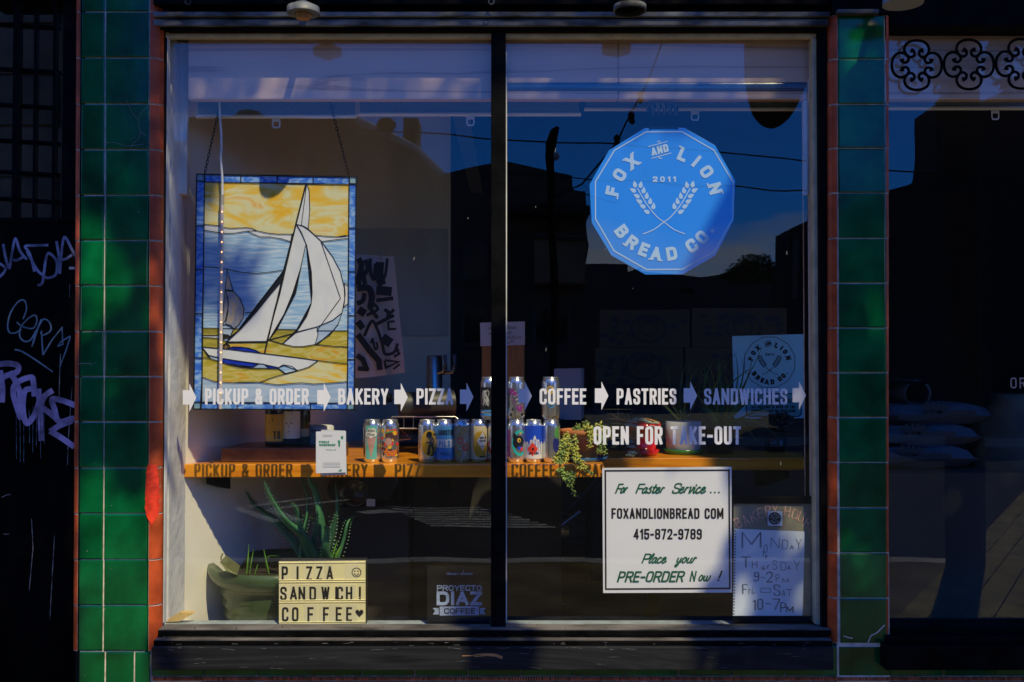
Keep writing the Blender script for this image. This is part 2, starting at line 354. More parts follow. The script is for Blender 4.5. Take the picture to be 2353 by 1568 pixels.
M['asphalt'] = mat('asphalt', (.022, .021, .02), .9, spec=.1, var=.3, vs=6, bump=.3)
M['paint'] = mat('road_paint', (.42, .41, .38), .8, var=.35, vs=9)
M['card'] = mat('white_card', (.62, .63, .64), .7)
M['potgreen'] = mat('dark_green_plastic', (.05, .085, .035), .3, var=.3, vs=8, bump=.1)
M['soil'] = mat('potting_soil', (.018, .013, .010), .95, bump=.8, bs=60, var=.4)
M['aloe'] = mat('aloe_leaf', (.06, .20, .085), .35, var=.35, vs=16, stretch=(1, 1, .3))
M['aloelite'] = mat('young_aloe_leaf', (.12, .30, .03), .4, var=.3, vs=14)
M['leaf'] = mat('tree_leaf', (.05, .09, .025), .5, var=.4, vs=2)
M['bark'] = mat('bark', (.09, .065, .045), .9, var=.3, vs=9, bump=.6)
# ================================================================== THE STREET FRONT
# ------------------------------------------------------------------ tiled pillars
def tiles(mb, cols, rows, Y=0.0, g=1.3):
    """glazed tiles with soft edges between pixel columns and rows (all cells), g = half joint in pixels"""
    for x0, x1 in zip(cols, cols[1:]):
        for y0, y1 in zip(rows, rows[1:]):
            a, b = at(x0+g, y1-g, Y), at(x1-g, y0+g, Y); e = .004; dz = random.uniform(-.0011, .0011); x0 += random.uniform(-.35, .35); x1 += random.uniform(-.35, .35); a, b = at(x0+g, y1-g+random.uniform(-.3, .3), Y), at(x1-g, y0+g+random.uniform(-.3, .3), Y)
            mb.add([(a.x,Y+.012,a.z),(b.x,Y+.012,a.z),(b.x,Y+.012,b.z),(a.x,Y+.012,b.z),(a.x,Y+.002,a.z),(b.x,Y+.002,a.z),(b.x,Y+.002,b.z),(a.x,Y+.002,b.z),
                    (a.x+e,Y+dz,a.z+e),(b.x-e,Y+dz,a.z+e),(b.x-e,Y-dz,b.z-e),(a.x+e,Y-dz,b.z-e)],
                   [(8,9,10,11),(4,5,9,8),(5,6,10,9),(6,7,11,10),(7,4,8,11),(0,1,5,4),(1,2,6,5),(2,3,7,6),(3,0,4,7)], 0)
def bullnose(mb, px, rows, side, r=.034, Y=0.0, mi=0, wfrac=1.0, g=1, lean=0.0):
    """quarter-round trim tiles beside a pillar; side = +1 curves back to the right"""
    for y0, y1 in zip(rows, rows[1:]):
        px_ = px+lean*(y0+y1)/3000; a, b = at(px_, y1-g, Y), at(px_, y0+g, Y); x = a.x + side*.0015; ps = []
        for k in range(9):
            t = k/8*math.pi/2; ps.append((x+side*r*wfrac*math.sin(t), Y+r*(1-math.cos(t))))
        vs = [(p[0], p[1], a.z+.001) for p in ps]+[(p[0], p[1], b.z-.001) for p in ps]
        fs = [(k, k+1, k+10, k+9) for k in range(8)]
        if side < 0: fs = [f[::-1] for f in fs]
        mb.add(vs, fs, mi, True)
rowsL = [-78, 27, 133, 239, 344, 449, 553, 657, 762, 866, 970, 1076, 1181, 1287, 1392, 1497]
pil = thing('tiled_pillar', 'wide green tiled pillar with a column of narrow cut tiles and red paint on its orange edge, beside the black gate', 'pillar', at(262, 1640, 0))
core = MB(); a, b = at(181, 1620, 0), at(344, -80, 0)
core.box(a.x, b.x, .005, .36, 0, b.z); core.build('core', M['grout'], pil)
t = MB()
for y0, y1 in zip(rowsL, rowsL[1:]): k_ = (y0+y1)/3000; tiles(t, [186-7*k_, 241.5-5*k_, 343-4*k_], [y0, y1])
tiles(t, [180, 241, 308, 344], []); tiles(t, [180, 241, 308, 344], [1498, 1604, 1710]); t.build('tile_facing', M['tile'], pil)
t = MB(); bullnose(t, 344, rowsL, 1, lean=-4); bullnose(t, 185, rowsL, -1, .02, lean=-7); t.build('edge_trim', M['orange'], pil)
t = MB(); bullnose(t, 343.5, rowsL, 1, .0333, .0009, g=-.2, lean=-4); bullnose(t, 185.5, rowsL, -1, .0192, .0012, g=-.2, lean=-7); t.build('trim_joint', M['grout'], pil)
# spray of red paint over the bullnose
def on_bull(px0, r=.0350):
    o = at(px0, 784, 0)
    def f(u, v, w=0):
        if u < 0: return Vector((o.x+u, -.0015-w, v))
        t = min(u/r, 1.5); return Vector((o.x+r*math.sin(t), r*(1-math.cos(t))-.0015-w*math.cos(t), v))
    return f
t = MB(); fr = on_bull(344); random.seed(3)
outl = []
zt, zb = at(344, 1068, 0).z, at(344, 1210, 0).z
def edge(z, s):
    k = (zt-z)/(zt-zb)
    nz_ = mnoise.noise(Vector((k*14, s*3, 2)))*.006+mnoise.noise(Vector((k*45, s*5, 7)))*.004
    if s < 0: return -.003-.006*math.sin(k*math.pi)-abs(nz_)*1.3+.022*max(0, k-.8)*4
    return .026+.012*math.sin(min(k*3.0, 1.5))+nz_-.034*max(0, k-.78)*4
for k in range(40):
    z0, z1 = zt+(zb-zt)*k/40, zt+(zb-zt)*(k+1)/40
    for j in range(10):
        l0, r0, l1, r1 = edge(z0, -1), edge(z0, 1), edge(z1, -1), edge(z1, 1)
        q = lambda l_, r_, j_: l_+(r_-l_)*j_/10
        t.add([fr(q(l0,r0,j), z0, .001), fr(q(l0,r0,j+1), z0, .001), fr(q(l1,r1,j+1), z1, .001), fr(q(l1,r1,j), z1, .001)], [(3,2,1,0)], 0, True)
o = t.build('paint_splash', M['redpaint'], pil)
t = MB()
for k in range(6): # chipped glaze round the splash
    z = at(344, 1080+k*17, 0).z; t.ribbon([(.040+random.uniform(-.003,.003), z+.01), (.043, z), (.039+random.uniform(0,.005), z-.011)], .005, fr, 0, w=.0006)
for px, py in ((586, 928), (660, 712), (620, 712)):
    p = at(px/1.802*.6128, (850+py/1.802)*.6128, 0); t.ribbon([(p.x-.03-at(344,784,0).x, p.z), (p.x-at(344,784,0).x, p.z+.002), (p.x+.02-at(344,784,0).x, p.z-.001)], .0022, lambda u,v,w=0: Vector((at(344,784,0).x+u, -.0012, v)), 0)
random.seed(41)
for i in range(60):      # tiny chips along the joints and specks on the glaze
    px = random.choice((random.uniform(188, 340), 241+random.uniform(-2, 2), random.uniform(188, 340))); py = random.choice((random.uniform(30, 1560), random.choice(rowsL[1:])+random.uniform(-2, 2)))
    a = at(px, py, -.0016); r = random.uniform(.0006, .0022)
    t.poly([a+Vector((r*random.uniform(.4, 1.4)*math.cos(k), -i*4e-6, r*random.uniform(.4, 1)*math.sin(k))) for k in (0, -1, -2.1, -3.1, -4.2, -5.2)])
for pts_ in ([(290,228),(305,262),(318,275)],[(318,275),(325,258),(338,246)],[(318,275),(322,300),(336,312)],[(300,344),(306,330),(320,318),(322,300)],[(240,330),(265,328),(290,336),(330,331)]):
    q_ = [at(x, y, -.0016) for x, y in pts_]; t.ribbon(crom([(p.x, p.z) for p in q_], 4), .0011, lambda u, v, w=0: Vector((u, -.0016-w, v)), 0)
t.build('glaze_chip', mat('chipped_glaze', (.26, .29, .24), .8), pil)

rowsR = [35, 136, 240, 341, 444, 548, 651, 754, 857, 960, 1063, 1167, 1271, 1375, 1479]
pir = thing('tiled_pillar', 'narrow green tiled pillar of single square tiles between the two shop windows', 'pillar', at(1980, 1640, 0))
core = MB(); a, b = at(1925, 1620, 0), at(2034, 33, 0); core.box(a.x, b.x, .005, .36, 0, b.z); core.build('core', M['grout'], pir)
t = MB()
for y0, y1 in zip(rowsR, rowsR[1:]):
    s_ = (y0-35)/1444*8; tiles(t, [1925+s_*.8, 2033+s_], [y0, y1])
t.build('tile_facing', M['tile'], pir)
t = MB(); bullnose(t, 1925.5, rowsR, -1, .028); bullnose(t, 2036, rowsR, 1, .012); t.build('edge_trim', M['orange'], pir)
t = MB(); bullnose(t, 1926, rowsR, -1, .0273, .0009, g=-.2); bullnose(t, 2035.5, rowsR, 1, .0112, .0012, g=-.2); t.build('trim_joint', M['grout'], pir)
t = MB(); o_ = at(1980, 1440, 0)
t.ribbon([(.045, .005), (.02, -.02), (0, -.03), (-.01, -.052)], .004, lambda u,v,w=0: Vector((o_.x+u+.03, -.0014, o_.z+v)), 0)
t.ribbon([(-.06, -.03), (-.045, -.036), (-.03, -.038)], .003, lambda u,v,w=0: Vector((o_.x+u, -.0014, o_.z+v)), 0)
t.build('glaze_crack', M['grout'], pir)

# tiled bulkhead below the windows, with its band of red mosaic
bk = thing('tiled_bulkhead', 'low green tiled wall with a thin red mosaic band running under the window sill', 'wall', (0, 0, 0))
t = MB(); a, b = at(345, 1500, .012), at(2420, 1484, .012); t.box(a.x, 2.2, .012, .3, 0, b.z); t.build('core', M['grout'], bk)
t = MB(); cols = [346+i*121.5 for i in range(18)]; cols[0] = 347
tiles(t, cols, [1484, 1555], .004); tiles(t, [c-8 for c in cols[1:]], [1567, 1690], .004); t.build('tile_facing', M['tile'], bk)
t = MB()
for i in range(330):
    x = 350+i*6.2
    a, b = at(x+.6, 1564.5, .002), at(x+5.4, 1557, .002); t.box(a.x, b.x, .001+random.uniform(0,.001), .012, a.z, b.z)
t.build('mosaic_band', mat('red_mosaic', (.34, .075, .04), .35, island=.6, coat=.3), bk)

# ------------------------------------------------------------------ black gate on the left with its graffiti
gt = thing('metal_gate', 'black metal gate with barred upper half and graffiti on its solid lower panel', 'gate', at(70, 1640, .06))
t = MB(); t.pbox(-160, 512, 172, 1800, .06, .10); t.build('solid_panel', mat('matt_black_gate_paint', (.0035, .0036, .004), .6, spec=.02, var=.6, vs=5, bump=.3, bs=30, stretch=(1, 1, .3)), gt, .004)
t = MB(); t.pbox(140, -60, 181, 511, .05, .12); t.pbox(-160, 500, 139, 511, .061, .11); t.build('gate_frame', M['black'], gt, .003)
for x, wd in ((-118, 13), (-22, 13), (26, 22), (74, 12), (118, 13)):
    t = MB(); t.pbox(x, -60, x+wd, 499, .072, .092); t.build('bar', M['black'], gt)
for i, y in enumerate((-30, 55, 155, 235, 315, 385, 445)):
    t = MB(); p, q = at(-160, y-8, .1), at(139, y+8, .1)
    t.tube([at(-170, y-10+i*2, .104), at(139, y+9+i*2, .104)], .0085, 6); t.build('cross_bar', M['black'], gt)
GR = lambda x, y: ((x/1.742)*.61276, (850+y/1.742)*.61276)
def spray(strokes, tpx, m, name):
    t = MB(); o_ = at(0, 784, .058)
    for i, (s, k) in enumerate(strokes):
        q = [at(*GR(*p), .058) for p in s]; q = crom([(p.x, p.z) for p in q], 6) if k else [(p.x, p.z) for p in q]
        t.ribbon(q, tpx*mpp(.06), lambda u, v, w=0: Vector((u, .0588-w, v)), 0, w=i*3e-5)
    return t.build(name, m, gt)
spray([([(-25,235),(10,250),(35,280),(0,325),(-30,320)],1),([(20,115),(38,210),(60,270),(75,190),(100,80),(130,160),(175,215)],1),([(85,213),(105,222),(150,200)],1),
       ([(315,122),(230,124),(165,130),(195,180),(225,295)],1),([(175,160),(240,280),(280,318)],1),([(245,385),(275,370),(285,310),(305,190),(330,180),(370,230),(365,310),(320,335),(275,325)],1),
       ([(368,95),(385,200),(390,310)],1),([(390,310),(400,190),(420,70),(470,150),(515,240)],1),([(370,210),(420,215),(470,185)],1),([(450,272),(485,272),(515,278)],1)],
      6, mat('violet_grey_spray', (.22, .22, .33), .6, var=.6, vs=18, bump=.1), 'graffiti')
spray([([(150,605),(172,540),(160,485),(120,490),(70,560),(50,640),(60,690),(100,695),(140,670)],1),([(108,625),(150,655),(215,665),(240,620),(230,580),(185,600),(135,660),(130,720),(160,750),(200,740),(235,680)],1),
       ([(270,605),(235,690),(208,785)],1),([(210,780),(250,660),(285,605),(325,630),(330,680),(280,710),(265,690)],1),([(270,680),(275,760),(280,840)],0),([(280,840),(340,740),(405,660),(410,770),(380,780),(400,750),(460,715)],0),
       ([(460,715),(430,810),(390,915)],1),([(95,805),(140,815),(230,870),(345,950)],1)],
      3.4, mat('pale_blue_marker', (.17, .25, .28), .6, var=.4, vs=25), 'graffiti')
spray([([(-10,900),(60,895),(115,910),(110,950),(40,975),(0,1000)],1),([(0,940),(15,1050),(12,1150)],1),([(60,950),(100,1010),(130,1100),(128,1250)],1),([(225,1110),(218,1020),(200,985),(110,1020),(85,1080),(110,1180),(140,1260)],1),
       ([(205,1060),(160,1080),(150,1200),(175,1285),(225,1230),(260,1130)],1),([(250,1060),(262,1200),(270,1400)],0),([(345,1070),(290,1110),(262,1180)],1),([(275,1180),(350,1240),(400,1290)],1),
       ([(495,1170),(400,1135),(340,1130),(355,1190),(385,1275),(470,1255),(490,1270)],1),([(470,1270),(390,1300),(325,1340)],1),([(325,1335),(400,1380),(485,1440)],1)],
      13, mat('mauve_spray', (.36, .27, .44), .6, var=.6, vs=14), 'graffiti')
random.seed(5); dr = []
for x in (105, 130, 155, 190, 215, 240, 262, 287): dr.append(([(x, 1130+random.random()*100), (x+random.uniform(-4,4), 1400+random.random()*150)], 0))
spray(dr, 1.3, mat('paint_drip', (.07, .12, .15), .6, var=.9, vs=40), 'paint_drip')
spray([([(395,830),(388,1000),(385,1130)],0),([(470,1050),(455,1250),(445,1400),(440,1560)],0),([(205,1910),(215,2100),(190,2380)],0),([(355,2020),(345,2200),(325,2570)],0),([(455,380),(452,460)],0),([(10,1770),(40,1755),(70,1750)],1),([(20,2010),(60,2010)],0)],
      1.8, mat('scratch_mark', (.22, .21, .18), .7, var=.9, vs=30), 'scratch')
# the recess behind the gate: sun-flecked block wall
rc = thing('recess_wall', 'brown block wall in the shaded recess behind the gate bars', 'wall', at(70, 1640, .55))
t = MB(); a = at(-200, 1700, .55); t.box(a.x-.3, at(178, 700, .36).x, .55, .65, 0, 3.2)
random.seed(8)
for r_ in range(16):
    for c_ in range(6):
        x0 = a.x-.25+c_*.32+(r_ % 2)*.16; z0 = .02+r_*.2
        if x0 > at(178, 700, .36).x-.03: continue
        t.box(x0, min(x0+.308, at(178,700,.36).x-.001), .538+random.uniform(0,.006), .55, z0, z0+.188)
t.build('block_face', mat('brown_block', (.075, .055, .03), .9, var=.3, vs=7, bump=.4, bs=40, island=.25), rc)

# ------------------------------------------------------------------ the shop window
sw = thing('shop_window', 'large two-pane shop window in a black frame with white lettering and arrows across the glass', 'window', at(1130, 1437, GY))
def lip(mb, y0, y1, Y0, Y1, x0=372, x1=1905, mi=0): mb.pbox(x0, y0, x1, y1, Y0, Y1, mi)
t = MB(); t.pbox(383, -40, 1890, 72, .02, .14); t.build('head_frame', M['black'], sw, .004)
t = MB(); t.pbox(352, 27, 1908, 38, -.012, .019, 0); t.pbox(352, 44, 1904, 59, -.002, .0191, 0); t.build('head_rail', M['worn'], sw, .003)
t = MB(); t.pbox(352, -30, 1908, 10, -.018, .0192, 0); t.pbox(352, 60.5, 1900, 69, .014, .0193, 0); t.build('head_moulding', M['black'], sw, .003)
t = MB(); t.pbox(380, 73.5, 1890, 86, .045, .075); t.build('head_bead', M['cream'], sw, .002)
t = MB(); t.pbox(1128, 73, 1162, 1447, .028, .099); t.build('mullion', M['black'], sw, .003)
t = MB(); t.pbox(1162.5, 120, 1165, 1432, .040, .075); t.build('mullion_lit_edge', M['jamb'], sw)  # pale strip painting the lit right edge of the black mullion
t = MB(); t.pbox(376, 87, 384, 1432, .05, .077); t.build('jamb_bead', M['jamb'], sw, .001)
t = MB(); t.pbox(1875, 87, 1889, 1436, .045, .09); t.build('jamb_bead', M['cream'], sw, .002)
t = MB(); t.pbox(1889.5, 60, 1903, 1440, .02, .2); t.build('jamb', M['black'], sw)
t = MB(); t.pbox(347, 40, 376, 1437, .0525, .12); t.build('jamb', mat('brown_reveal', (.03, .02, .018), .6), sw)
ZLEDGE = at(1176, 1437.5, .082).z
t = MB(); a, b = at(376, 1438, GY+.002), at(1889, 1438, GY+.002); t.box(a.x, b.x, .0665, .150, ZLEDGE-.02, ZLEDGE); t.build('bottom_rail', M['paleblue'], sw, .003)
t = MB(); t.pbox(362, 1449, 1910, 1463, -.008, .0655); t.pbox(352, 1473, 1912, 1486, -.04, -.0085); t.build('sill_moulding', M['black'], sw, .004)
t = MB(); a, b = at(362, 1449, -.008), at(1910, 1449, -.008); t.box(a.x+.002, b.x, -.006, .064, a.z, a.z+.0022)
a, b = at(352, 1473, -.04), at(1912, 1473, -.04); t.box(a.x+.002, b.x, -.038, -.0086, a.z, a.z+.0022); t.build('sill_dust', M['dust'], sw)
t = MB(); t.pbox(347, 1487.5, 1916, 1541, -.055, .0035); t.build('sill_board', M['blackwood'], sw, .004)
t = MB(); a = at(1140, 1509, -.0556); t.ribbon([(-.07,.003),(-.03,.006),(0,.004),(.02,-.004)], .009, lambda u,v,w=0: Vector((a.x+u,-.0556,a.z+v)), 0); t.ribbon([(-.11,.002),(-.05,.004)], .003, lambda u,v,w=0: Vector((a.x+u,-.0556,a.z+v)), 0)
t.build('bare_wood_chip', mat('bare_wood', (.55, .27, .10), .7, var=.3, vs=50), sw)
def pane(x0, x1, y0=84, y1=1430):
    t = MB(); a, b = at(x0, y1, GY), at(x1, y0, GY); t.add([(a.x,GY,a.z),(b.x,GY,a.z),(b.x,GY,b.z),(a.x,GY,b.z)], [(0,1,2,3)])
    return t.build('pane', M['glass'], sw)
pn = [pane(377, 1128.5), pane(1161.5, 1889)]
YT = GY-.0012
for s, x0, x1, k in (('PICKUP & ORDER', 471, 709, 0), ('BAKERY', 777, 892, 0), ('PIZZA', 957, 1041, 0), ('COFFEE', 1240, 1347, 1), ('PASTRIES', 1417, 1554, 1), ('SANDWICHES', 1618, 1809, 1)):
    t = MB(); write(t, s, x0, x1, 893, 930, YT, 5.9, gap=.0045); t.build('lettering', M['vinyl'], pn[k])
t = MB(); write(t, 'OPEN FOR TAKE-OUT', 1364, 1702, 980, 1022, YT, 6.8, gap=.0055); t.build('lettering', M['vinyl'], pn[1])
for x, k in ((420, 0), (729, 0), (906, 0), (1057, 0), (1191, 1), (1367, 1), (1571, 1), (1821, 1)):
    t = MB(); y = 912 if k else 914; y -= (x-420)*.0022
    t.poly([at(x, y+16, YT), at(x+15, y+16, YT), at(x+15, y+33, YT), at(x+31, y, YT), at(x+15, y-33, YT), at(x+15, y-17, YT), at(x, y-17, YT)][::1]); t.build('arrow', M['vinyl'], pn[k])
# a few smears and specks of dried paint on the glass
t = MB(); random.seed(21)
for i in range(26):
    px, py = random.uniform(900, 1870), random.uniform(320, 1400); a = at(px, py, YT); an = random.uniform(1.2, 1.9); l_ = random.choice((.002, .003, .006, .012))
    t.ribbon([(0, 0), (l_*math.cos(an), l_*math.sin(an))], .0012, lambda u, v, w=0: Vector((a.x+u, YT, a.z+v)), 0)
t.build('paint_speck', mat('dried_speck', (.4, .4, .4), .8), pn[1])
t = MB(); random.seed(77)     # scuffs and chipped paint on the sill board, mullion and head
for i in range(70):
    px, py = random.choice(((random.uniform(355, 1900), random.uniform(1490, 1538)), (random.uniform(355, 1900), random.uniform(1488, 1492)), (random.uniform(355, 1900), random.uniform(1476, 1484))))
    Yk = -.0556 if py > 1487 else -.0406; a = at(px, py, Yk); l_ = random.uniform(.004, .05)*(1 if py > 1487 else .4); an = random.uniform(-.12, .12)
    t.ribbon([(0, 0), (l_*.5, l_*math.sin(an)*.5+.0006), (l_, l_*math.sin(an))], random.uniform(.0005, .0014), lambda u, v, w=0: Vector((a.x+u, Yk, a.z+v)), 0, w=i*6e-6)
t.build('paint_scuff', mat('scuff_grey', (.13, .135, .14), .8, var=.7, vs=60), sw)
# loose grit on the sill
gr = MB(); random.seed(31)
for i in range(46):
    px = random.uniform(385, 1700); a = at(px, 1449, -.008); y = random.uniform(-.002, .06); r = random.uniform(.0012, .0035)
    gr.lathe([(0, 0), (r, r*.4), (r*.7, r*1.1), (0, r*1.3)], (a.x, y, a.z+.0022), 5)
tag(gr.build('sill_debris', mat('dry_leaf_grit', (.16, .10, .06), .9, island=.7)), 'crumbs of dry leaf and grit scattered on the black sill', 'debris', kind='stuff')

# ------------------------------------------------------------------ the neighbouring window on the right
nw = thing('shop_window', 'neighbouring dark shop window at the right edge with OR lettering low on the glass', 'window', at(2200, 1440, GY))
t = MB(); t.pbox(2046, -40, 2460, 60, .0, .14); t.build('head_frame', M['black'], nw, .004)
t = MB(); t.pbox(2041, 1440, 2460, 1462, .02, .12); t.pbox(2038, 1463, 2460, 1484, -.02, .10); t.pbox(2036, 1485, 2460, 1541, -.05, .0035); t.build('sill', M['black'], nw, .004)
t = MB(); a, b = at(2036, 1440, GY), at(2460, 58, GY); t.add([(a.x,GY,a.z),(b.x,GY,a.z),(b.x,GY,b.z),(a.x,GY,b.z)], [(0,1,2,3)]); pnr = t.build('pane', M['glass'], nw)
t = MB(); write(t, 'OR', 2322, 2357, 868, 893, YT, 3.2, gap=.01); t.build('lettering', mat('faded_pink_vinyl', (.45, .30, .25), .6), pnr)
# fascia above both
fa = thing('shop_fascia', 'black painted beam above the shop windows, just at the top edge', 'beam', at(1200, -60, -.02))
t = MB(); t.pbox(-100, -230, 2460, -42, -.02, .3); t.pbox(1912, -40, 2044, 33, -.006, .2); t.build('beam', M['black'], fa, .004)
t = MB(); t.pbox(1925, 21, 2020, 31, -.03, -.0065); t.build('capital_moulding', M['worn'], fa, .002)
for x in (432, 1129):
    t = MB(); p = at(x, -2, -.04); t.tube([p+Vector((0, .06, .02)), p+Vector((0, .01, .015)), p], .004, 6)
    t.tube([p+Vector((.009*math.sin(k*.63), 0, -.009+.009*math.cos(k*.63))) for k in range(10)], .0025, 6, closed=True); t.build('eye_hook', M['worn'], fa)

# wall lamps peeping in at the top edge
def dome(name, label, px, py, R_, m, Y=-.16, mi=None, ring=False):
    p = at(px, py, Y); th = thing(name, label, 'lamp', p)
    t = MB(); t.lathe([(R_, 0), (R_*.99, .02), (R_*.85, R_*.35), (R_*.55, R_*.62), (R_*.2, R_*.75), (R_*.18, R_*.95), (0, R_*.97)], p, 28); t.build('lamp_shade', m, th)
    t = MB(); t.tube([p+Vector((0, 0, R_*.9)), p+Vector((0, -.0, R_*1.5)), p+Vector((0, .06, R_*1.9)), p+Vector((0, .15, R_*1.7)), p+Vector((0, .15, R_*1.6))], .012, 8); t.build('arm', M['black'], th)
    return th, p
th, p = dome('wall_lamp', 'white domed lamp shade cut off by the top edge above the right pillar', 2075, 10, .062, mat('greyed_enamel', (.38, .39, .40), .4), -.16)
th, p = dome('wall_lamp', 'round black lamp with a collar at the top edge above the blue round sign', 1447, 14, .052, M['black'], -.13)
t = MB(); t.lathe([(.049, -.018), (.053, -.018), (.053, .0), (.049, .0), (.049, -.018)], p, 28, caps=False); t.build('collar', M['worn'], th)
th, p = dome('wall_lamp', 'small grey lamp housing with peeling paint at the top edge left of centre', 697, 32, .052, mat('pale_grey_enamel', (.16, .17, .18), .5, var=.4, vs=20), -.13)
t = MB(); t.lathe([(.022, -.016), (.026, -.008), (.026, .0), (0, .0)], p, 20); t.build('lamp_holder', mat('rusty_fitting', (.45, .22, .06), .7, var=.4, vs=40), th)

# ironwork in the neighbouring window
iw = thing('iron_scrollwork', 'black wrought iron grille of joined quatrefoil scrolls across the top of the right window', 'ironwork', at(2225, 150, .05))
LB = [(415,455),(452,470),(458,520),(410,548),(352,515),(325,450),(345,380),(405,335),(490,320),(575,335),(635,380),(657,450),(630,515),(575,548),(528,520),(530,470),(570,455)]
for c_, cx in enumerate((2106.6, 2226.4, 2346)):
    t = MB(); o_ = at(cx, 150-(c_*1.5), .055); s_ = mpp(.055)*.61276/3.563
    for r_ in range(4):
        an = r_*math.pi/2; pts = []
        for x, y in LB:
            u, v = (x-490)*s_, (655-y)*s_; pts.append(Vector((o_.x+u*math.cos(an)-v*math.sin(an), .055, o_.z+u*math.sin(an)+v*math.cos(an))))
        q = crom(pts, 5); n_ = len(q); rad = [.0048+.004*max(0, 1-min(i, n_-1-i)/6) for i in range(n_)]
        t.tube(q, rad, 8)
    t.build('scroll', M['black'], iw)
# ================================================================== THE ROOM BEHIND THE GLASS
XL = at(383, 784, GY).x                                    # plane of the left reveal
YC = 1.0*(-XL)*F/(CX-428)-D                                # depth at which the reveal ends at pixel 428
XB, YB = at(1035, 784, 2.4).x, 2.4                         # far end of the slanting wall
def on_wall(px, py, off=0.0):
    a = (px-CX)/F; k = (XB-XL)/(YB-YC)                     # x = XL + k (Y - YC) = a (Y + D)/cT (tilt is negligible here)
    Y = (XL - k*YC - a*D)/(a-k); p = at(px, py, Y)
    n = Vector((YB-YC, -(XB-XL), 0)).normalized(); return p + n*off
ZF, ZC = 0.0, 2.75
SHZ = at(640, 1067, .27).z                                 # top of the wooden shelf
PLZ = at(640, 1428, .22).z - .20                           # floor of the display bay
rm = thing('shop_room', 'dim shop interior with a pale slanting left wall fading to black at the back right', 'room', (0, 1.5, 0))
t = MB(); t.prism([(XL, GY+.035, 0), (XL, YC, 0), (XL-.12, YC, 0), (XL-.12, GY+.035, 0)], (0, 0, ZC)); t.build('reveal_wall', M['white'], rm)
t = MB(); t.prism([(XL, YC+.0005, 0), (XB, YB, 0), (XB-.1, YB+.1, 0), (XL-.12, YC+.0005, 0)], (0, 0, ZC)); t.build('slanting_wall', M['wall'], rm)
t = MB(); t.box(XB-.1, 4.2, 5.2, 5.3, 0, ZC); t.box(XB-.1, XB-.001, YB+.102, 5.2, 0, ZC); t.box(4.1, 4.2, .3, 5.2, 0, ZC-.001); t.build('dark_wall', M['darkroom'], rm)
t = MB(); t.box(XL-.12, -.25, GY+.035, 5.3, ZC, ZC+.1); t.build('ceiling', mat('ceiling_lit_half', (.82, .76, .60), .9), rm); t = MB(); t.box(-.249, 4.2, GY+.035, 5.3, ZC, ZC+.1); t.build('ceiling', M['darkroom'], rm)  # one ceiling, pale left and near-black right: its light and shade are painted
t = MB(); t.box(XL-.3, 4.2, .30, 5.3, -.06, .002); t.build('floor', M['floor'], rm)
t = MB(); t.box(XL+.001, at(1960, 1400, .9).x, .1505, .93, PLZ-.03, PLZ); t.box(XL+.001, at(1960, 1400, .9).x, .90, .93, .003, PLZ-.031); t.build('display_floor', mat('display_floor_boards', (.50, .37, .22), .6, var=.2, vs=6), rm)
t = MB(); t.box(at(1905, 784, .2).x, at(1905, 784, .2).x+.10, .2005, .33, 0, ZC); t.build('pier', mat('dark_pier', (.05, .05, .05), .8), rm)
t = MB(); t.pbox(1849, 230, 1886, 446, .10, .13); t.pbox(1866, 446, 1886, 1432, .102, .125); t.build('right_batten', M['jamb'], rm, .003)
t = MB(); t.pbox(411, 86, 432, 446, .20, .23); t.build('left_batten', M['jamb'], rm, .004)
t = MB(); t.pbox(431, 88, 1420, 229, .102, .14); t.build('header_board', M['board'], rm, .006)
t = MB(); t.pbox(1420.5, 88, 1880, 229, .1025, .14); t.build('header_board', M['board'], rm, .006)
t = MB(); t.pbox(2030, 60, 2460, 229, .102, .14); t.build('header_board', M['board'], rm, .006)
# pale panel on the slanting wall
t = MB(); n = Vector((YB-YC, -(XB-XL), 0)).normalized()
t.prism([on_wall(760, 526, .02), on_wall(760, 772, .02), on_wall(1022, 772, .02), on_wall(1022, 526, .02)], -n*.018); wb = thing('wall_panel', 'plain pale grey panel fixed on the slanting wall behind the hanging banner', 'panel', on_wall(900, 772)); t.build('panel', mat('pale_panel', (.60, .62, .60), .6, var=.08, vs=3), wb)
# hanging black and white banner
bn = thing('wall_banner', 'white cloth banner printed with black squiggles hanging beside the stained glass', 'banner', at(870, 585, 1.1))
t = MB(); nx = 14; vs = []
for i in range(nx):
    f = i/(nx-1); xt, xb = 740+f*165, 740+f*191; yb = 872-f*f*16
    for j in range(9):
        g = j/8; px = xt+(xb-xt)*g; py = (580+f*10)*(1-g)+yb*g; Y = 1.1+.03*math.sin(f*7+g*1.5)*g+.05*f*(f > .8)
        vs.append(at(px, py, Y))
for i in range(nx-1):
    for j in range(8): t.add([vs[i*9+j], vs[i*9+j+1], vs[(i+1)*9+j+1], vs[(i+1)*9+j]], [(0,1,2,3)], 0, True)
t.build('cloth', mat('white_banner_cloth', (.66, .65, .64), .9, var=.06, vs=9), bn)
BZ = lambda x, y: ((1250+x/1.802)*.61276, (850+y/1.802)*.61276)
t = MB()
